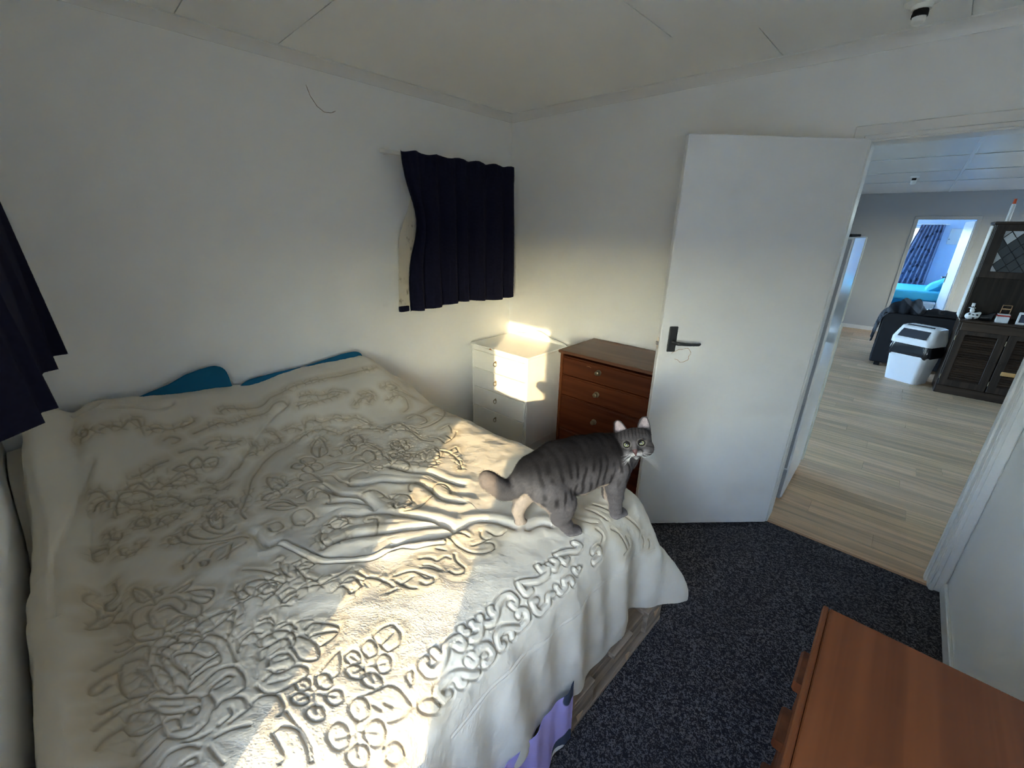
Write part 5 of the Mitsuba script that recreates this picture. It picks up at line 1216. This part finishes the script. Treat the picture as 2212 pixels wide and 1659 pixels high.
for k, (a, b) in enumerate([(hx0 + 0.012, hx0 + 0.370), (hx0 + 0.378, hx0 + 0.745), (hx0 + 0.753, hx1 - 0.012)]):
    d = 'hutch__door' + (f'_{k:03d}' if k else '')
    z0, z1 = 0.095, 0.705
    st = 0.062
    frame = join(cbox(a, a + st, hy, hy + 0.022, z0, z1, 0.003), cbox(b - st, b, hy, hy + 0.022, z0, z1, 0.003), cbox(a, b, hy, hy + 0.022, z1 - 0.045, z1, 0.003), cbox(a, b, hy, hy + 0.022, z0, z0 + 0.072, 0.003))
    put('hutch__door', frame, 'oak_dark')
    zz = np.arange(z0 + 0.080, z1 - 0.055, 0.0245)
    for z in zz:
        s = moved(cbox(a + st - 0.003, b - st + 0.003, -0.004, 0.004, -0.015, 0.015, 0.001), trimesh.transformations.translation_matrix([0, hy + 0.014, z]) @ trimesh.transformations.rotation_matrix(math.radians(-38), [1, 0, 0]))
        put(d + '__slat', s, 'oak_dark_across')
    put(d + '__hinge', cat_meshes(cyl([a - 0.003, hy - 0.003, z0 + 0.07], [a - 0.003, hy - 0.003, z0 + 0.12], 0.004, seg=10), cyl([a - 0.003, hy - 0.003, z1 - 0.11], [a - 0.003, hy - 0.003, z1 - 0.06], 0.004, seg=10)), 'brass_dull', 40)
    put(d + '__knob', moved(lathe([(0, 0), (0.007, 0), (0.006, 0.01), (0.012, 0.016), (0.011, 0.024), (0, 0.026)], 16), trimesh.transformations.translation_matrix([(b - 0.02) if k != 1 else a + 0.02, hy, 0.42]) @ trimesh.transformations.rotation_matrix(math.pi / 2, [1, 0, 0])), 'oak_dark', 40)
put('hutch__door_001__plaque', cbox(3.362, 3.545, hy - 0.006, hy + 0.004, 0.296, 0.336, 0.002), 'gold_bar')
tag('hutch__door_001__plaque', 'pale tan bar across the slats')
# upper part
hd_('upper_side', hx0 - 0.006, hx0 + 0.016, hy + 0.10, hy + 0.43, 0.815, 1.745)
hd_('upper_side', hx1 - 0.016, hx1 + 0.006, hy + 0.10, hy + 0.43, 0.815, 1.745)
hd_('upper_back', hx0 + 0.016, hx1 - 0.016, hy + 0.415, hy + 0.43, 0.815, 1.745)
put('hutch__shelf', cbox(hx0 + 0.010, hx1 - 0.010, hy + 0.10, hy + 0.415, 1.245, 1.268, 0.003), 'oak_dark_across')
put('hutch__cornice', cbox(hx0 - 0.022, hx1 + 0.022, hy + 0.075, hy + 0.44, 1.745, 1.772, 0.006), 'oak_dark_across')
for k, (a, b) in enumerate([(hx0 + 0.002, hx0 + 0.56), (hx0 + 0.568, hx1 - 0.002)]):
    d = 'hutch__glazed_door' + (f'_{k:03d}' if k else '')
    z0, z1 = 1.238, 1.748
    st = 0.072
    y0 = hy + 0.078
    put('hutch__glazed_door', join(cbox(a, a + st, y0, y0 + 0.022, z0, z1, 0.003), cbox(b - st, b, y0, y0 + 0.022, z0, z1, 0.003), cbox(a, b, y0, y0 + 0.022, z1 - 0.062, z1, 0.003), cbox(a, b, y0, y0 + 0.022, z0, z0 + 0.066, 0.003)), 'oak_dark')
    gx0, gx1, gz0, gz1 = a + st, b - st, z0 + 0.066, z1 - 0.062
    # leaded diamonds, each pane its own piece, tilted a hair
    from shapely.geometry import Polygon, box as sbox
    W2, H2 = 0.046, 0.063
    clip = sbox(gx0, gz0, gx1, gz1)
    rg = np.random.default_rng(10 + k)
    cames = []
    for i in range(-2, int((gx1 - gx0) / W2) * 2 + 4):
        for j in range(-2, int((gz1 - gz0) / H2) * 2 + 4):
            if (i + j) % 2:
                continue
            cx, cz = gx0 + i * W2, gz0 + j * H2
            p = Polygon([(cx - W2 + 0.002, cz), (cx, cz - H2 + 0.003), (cx + W2 - 0.002, cz), (cx, cz + H2 - 0.003)]).intersection(clip)
            if p.is_empty or p.area < 2e-5:
                continue
            pts = np.array(p.exterior.coords)[:-1]
            ty, tz = rg.normal(0, 0.06), rg.normal(0, 0.09)
            f3 = lambda o: np.stack([pts[:, 0], y0 + 0.010 + o + ty * (pts[:, 0] - cx) + tz * (pts[:, 1] - cz), pts[:, 1]], 1)
            put(d + '__pane', m3.Manifold.hull_points(np.vstack([f3(0), f3(0.003)])), ('lead_glass', 'lead_glass_dark', 'lead_glass_dark', 'lead_glass_pale')[rg.integers(4)])
    for sgn in (1, -1):
        for i in range(-12, 14):
            c0 = gx0 + (i * 2 + 1) * W2
            from shapely.geometry import LineString
            ln = LineString([(c0 - 10 * W2, gz0 - 10 * H2 * sgn), (c0 + 10 * W2, gz0 + 10 * H2 * sgn)]).intersection(clip)
            if ln.is_empty or ln.length < 0.01:
                continue
            (xa, za), (xb, zb) = ln.coords[0], ln.coords[-1]
            cames.append(cyl([xa, y0 + 0.009, za], [xb, y0 + 0.009, zb], 0.0032, seg=6))
    put(d + '__leading', cat_meshes(*cames), 'lead', 40)
tag('hutch', 'dark wooden hutch with slatted doors below and leaded glass above, at the right edge', 'hutch')

# things standing in the open part and on top of the hutch
cy = hy + 0.05
def at(mesh, x, y, z):
    return moved(mesh, trimesh.transformations.translation_matrix([x, y, z]))
hen = cat_meshes(*[tri(hull_chain(c, 2)) for c in [
    [(2.995, cy + 0.02, 0.852, 0.036), (3.045, cy + 0.02, 0.862, 0.032), (3.068, cy + 0.02, 0.90, 0.016)],
    [(3.000, cy + 0.015, 0.893, 0.026), (2.985, cy + 0.01, 0.935, 0.017)],
    [(2.985, cy + 0.01, 0.955, 0.013), (2.985, cy + 0.01, 0.99, 0.012)]]])
put('figurine__body', hull_chain([(2.990, cy + 0.02, 0.850, 0.035), (3.030, cy + 0.02, 0.856, 0.033), (3.055, cy + 0.02, 0.888, 0.013)], 3), 'china_white', True)
put('figurine__head', hull_chain([(2.996, cy + 0.008, 0.905, 0.019), (2.990, cy + 0.005, 0.925, 0.014)], 3), 'china_white', True)
put('figurine__hat', cat_meshes(at(lathe([(0, 0), (0.027, 0), (0.027, 0.004), (0, 0.005)], 24), 2.988, cy + 0.006, 0.934), at(lathe([(0, 0), (0.013, 0), (0.013, 0.045), (0, 0.046)], 20), 2.988, cy + 0.006, 0.938)), 'china_white', 35)
for (x, z, r) in [(3.012, 0.862, 0.011), (3.040, 0.868, 0.009), (2.985, 0.872, 0.009), (3.02, 0.838, 0.010)]:
    put('figurine__patch', moved(trimesh.creation.icosphere(2, r), trimesh.transformations.translation_matrix([x, cy - 0.009, z]) @ np.diag([1, 0.35, 1, 1])), 'dull_black', True)
put('figurine__band', at(lathe([(0, 0), (0.0155, 0), (0.0155, 0.008), (0, 0.008)], 20), 2.988, cy + 0.006, 0.941), 'dull_black', 35)
tag('figurine', 'white china figurine with black patches and a tall hat, leftmost on the hutch counter', 'figurine')
put('black_ornament', cat_meshes(hull_chain([(3.085, cy + 0.03, 0.845, 0.030), (3.125, cy + 0.03, 0.850, 0.032), (3.145, cy + 0.025, 0.885, 0.018)], 3), hull_chain([(3.145, cy + 0.025, 0.885, 0.016), (3.160, cy + 0.02, 0.895, 0.010)], 3)), 'black_satin', True)
tag('black_ornament', 'glossy black ornament between the white figurine and the small white box on the hutch', 'ornament')
put('trinket_box', cbox(3.178, 3.268, cy - 0.005, cy + 0.06, 0.815, 0.878, 0.004), 'china_white')
put('trinket_box__band', cbox(3.176, 3.270, cy - 0.007, cy + 0.062, 0.878, 0.892, 0.002), 'red_paint')
put('trinket_box__rim', cbox(3.180, 3.266, cy - 0.003, cy + 0.058, 0.892, 0.902, 0.002), 'china_white')
put('trinket_box__frame', cat_meshes(cbox(3.190, 3.196, cy + 0.02, cy + 0.026, 0.90, 0.99, 0.001), cbox(3.254, 3.260, cy + 0.02, cy + 0.026, 0.90, 0.99, 0.001), cbox(3.190, 3.260, cy + 0.02, cy + 0.026, 0.984, 0.990, 0.001), cbox(3.196, 3.254, cy + 0.021, cy + 0.025, 0.945, 0.957, 0.001)), 'rimu_pale')
tag('trinket_box', 'small white and red box with an upright frame on the hutch counter', 'trinket box')
put('picture_frame', cbox(3.318, 3.40, cy + 0.0, cy + 0.014, 0.815, 0.935, 0.004) - box(3.334, 3.384, cy - 0.01, cy + 0.006, 0.835, 0.915), 'china_white')
put('picture_frame__picture', cbox(3.332, 3.386, cy + 0.005, cy + 0.008, 0.833, 0.917, 0.001), 'slate_cotton')
tag('picture_frame', 'small white photo frame on the hutch counter at the right edge of the picture', 'picture frame')
put('glue_tube__tube', at(lathe([(0, 0), (0.0165, 0), (0.0165, 0.15), (0.010, 0.165), (0, 0.166)], 20), 2.995, hy + 0.12, 1.772), 'china_white', 35)
put('glue_tube__cap', at(lathe([(0, 0), (0.0125, 0), (0.0095, 0.045), (0, 0.046)], 20), 2.995, hy + 0.12, 1.932), 'orange', 35)
tag('glue_tube', 'white tube with an orange cap standing on top of the hutch', 'tube')
put('edge_light_strip', cbox(hx0 - 0.020, hx0 - 0.008, hy + 0.16, hy + 0.40, 0.816, 1.735, 0.003), 'fitting_white')  # painted light: white strip for the lit upper edge of the hutch
tag('edge_light_strip', 'narrow white strip painting in the light on the upper left edge of the hutch', 'board')

# living room ceiling fitting
put('pendant_fitting__base', at(lathe([(0, 0), (0.042, 0), (0.042, -0.012), (0.02, -0.02), (0, -0.02)], 28), 2.185, 4.59, LZ), 'fitting_white', 35)
put('pendant_fitting__collar', at(lathe([(0, -0.018), (0.020, -0.018), (0.020, -0.045), (0, -0.045)], 24), 2.185, 4.59, LZ), 'dull_black', 35)
put('pendant_fitting__holder', at(lathe([(0, -0.043), (0.026, -0.043), (0.026, -0.075), (0.018, -0.085), (0, -0.085)], 24), 2.185, 4.59, LZ), 'fitting_white', 35)
tag('pendant_fitting', 'small white lamp holder on the living room ceiling', 'lamp holder')

# ------------------------------------------------------------------ the blue room
mat('bed_aqua', (0.12, 0.62, 0.78), 0.8, 0.2)
mat('bed_teal', (0.015, 0.20, 0.36), 0.8, 0.2)
mat('curtain_print', proc(lambda p, n, uv: mix((0.20, 0.22, 0.33), (0.06, 0.065, 0.11), smoothstep(0.56, 0.66, fbm(p.x * 26, p.z * 20, p.y * 3, 3)))), 0.9, 0.1)
put('far_bed__base', rbox(1.5, 3.30, 8.30, 9.75, 0.05, 0.50, 0.03), 'bed_teal', 35)
put('far_bed__cover', rbox(1.48, 3.0, 8.27, 9.77, 0.49, 0.66, 0.05), 'bed_aqua', 35)
for (x, y) in [(1.56, 8.36), (3.2, 8.36), (1.56, 9.65), (3.2, 9.65)]:
    put('far_bed__leg', cyl([x, y, 0], [x, y, 0.06], 0.025, seg=12), 'dull_black')
tag('far_bed', 'bed with an aqua cover and teal base in the blue room through the far doorway', 'bed')
put('pillow_002', pillow(2.93, 8.75, 0.78, 0.50, 0.62, 0.18, 0, -32, 0, 5), 'bed_aqua', True)
tag('pillow_002', 'aqua pillow propped on the bed in the blue room, by the far doorway right edge', 'pillow')
nu, nv = 140, 40
U, V = np.meshgrid(np.linspace(0, 1, nu), np.linspace(0, 1, nv), indexing='ij')
X = 2.36 + 0.36 * U - 0.24 * V * (1 - U) - 0.02 * V
Y = 9.90 + 0.03 * np.sin(U * 44) - 0.02 * V
put('patterned_curtain', thick_sheet(np.stack([X, Y, 1.83 - V * 1.33], -1), 0.003), 'curtain_print', True)
tag('patterned_curtain', 'blue grey patterned curtain drawn beside the window of the blue room', 'curtain')
put('curtain_rail_002', cyl([1.15, 9.93, 1.835], [2.78, 9.93, 1.835], 0.012, seg=12), 'fitting_white', 40)
put('curtain_rail_002__bracket', cbox(1.18, 1.20, 9.93, 10.0, 1.825, 1.845, 0.001), 'fitting_white')
tag('curtain_rail_002', 'pale rail above the patterned curtain of the blue room', 'curtain rail')
put('wall_panel', cbox(2.82, 3.06, 9.97, 10.0, 1.46, 1.76, 0.005), 'paint_trim')
put('wall_panel__switch', cbox(2.83, 2.845, 9.962, 9.972, 1.55, 1.565, 0.002), 'dull_black')
tag('wall_panel', 'square pale panel high on the back wall of the blue room', 'wall panel')
# its own door, opened inwards against the right
d4 = rotz(96, 2.975, LY + 0.10)
put('door_2', moved(cbox(0.0, 0.72, -0.036, 0.0, 0.01, 1.85, 0.004), d4), 'paint_door')
tag('door_2', 'white door of the blue room opened inwards at its right side', kind='structure')
put('door_2__handle_plate', moved(cbox(0.645, 0.675, 0.0, 0.006, 0.86, 1.02, 0.002), d4), 'black_metal')
put('door_2__handle', moved(tube([[0.66, 0.004, 0.95], [0.66, 0.05, 0.95], [0.64, 0.06, 0.95], [0.54, 0.055, 0.945]], 0.009, 10), d4), 'black_metal', 40)
# white basket in front of the bed
bx0, bx1, by0, by1 = 2.655, 2.885, 8.02, 8.24
put('laundry_basket__rim', cbox(bx0 - 0.01, bx1 + 0.01, by0 - 0.01, by1 + 0.01, 0.462, 0.492, 0.006) - box(bx0 + 0.012, bx1 - 0.012, by0 + 0.012, by1 - 0.012, 0.4, 0.6), 'fitting_white')
put('laundry_basket__base', cbox(bx0 + 0.01, bx1 - 0.01, by0 + 0.01, by1 - 0.01, 0.0, 0.03, 0.003), 'fitting_white')
for k in range(11):
    x = bx0 + (bx1 - bx0) * (k + 0.2) / 10.6
    put('laundry_basket__slat', cbox(x, x + 0.010, by0, by0 + 0.006, 0.02, 0.470, 0.001), 'fitting_white')
for x in (bx0, bx1 - 0.006):
    put('laundry_basket__side', cbox(x, x + 0.006, by0, by1, 0.02, 0.470, 0.001), 'fitting_white')
put('laundry_basket__back', cbox(bx0, bx1, by1 - 0.006, by1, 0.02, 0.470, 0.001), 'fitting_white')
tag('laundry_basket', 'white slatted plastic basket in front of the bed in the blue room', 'basket')
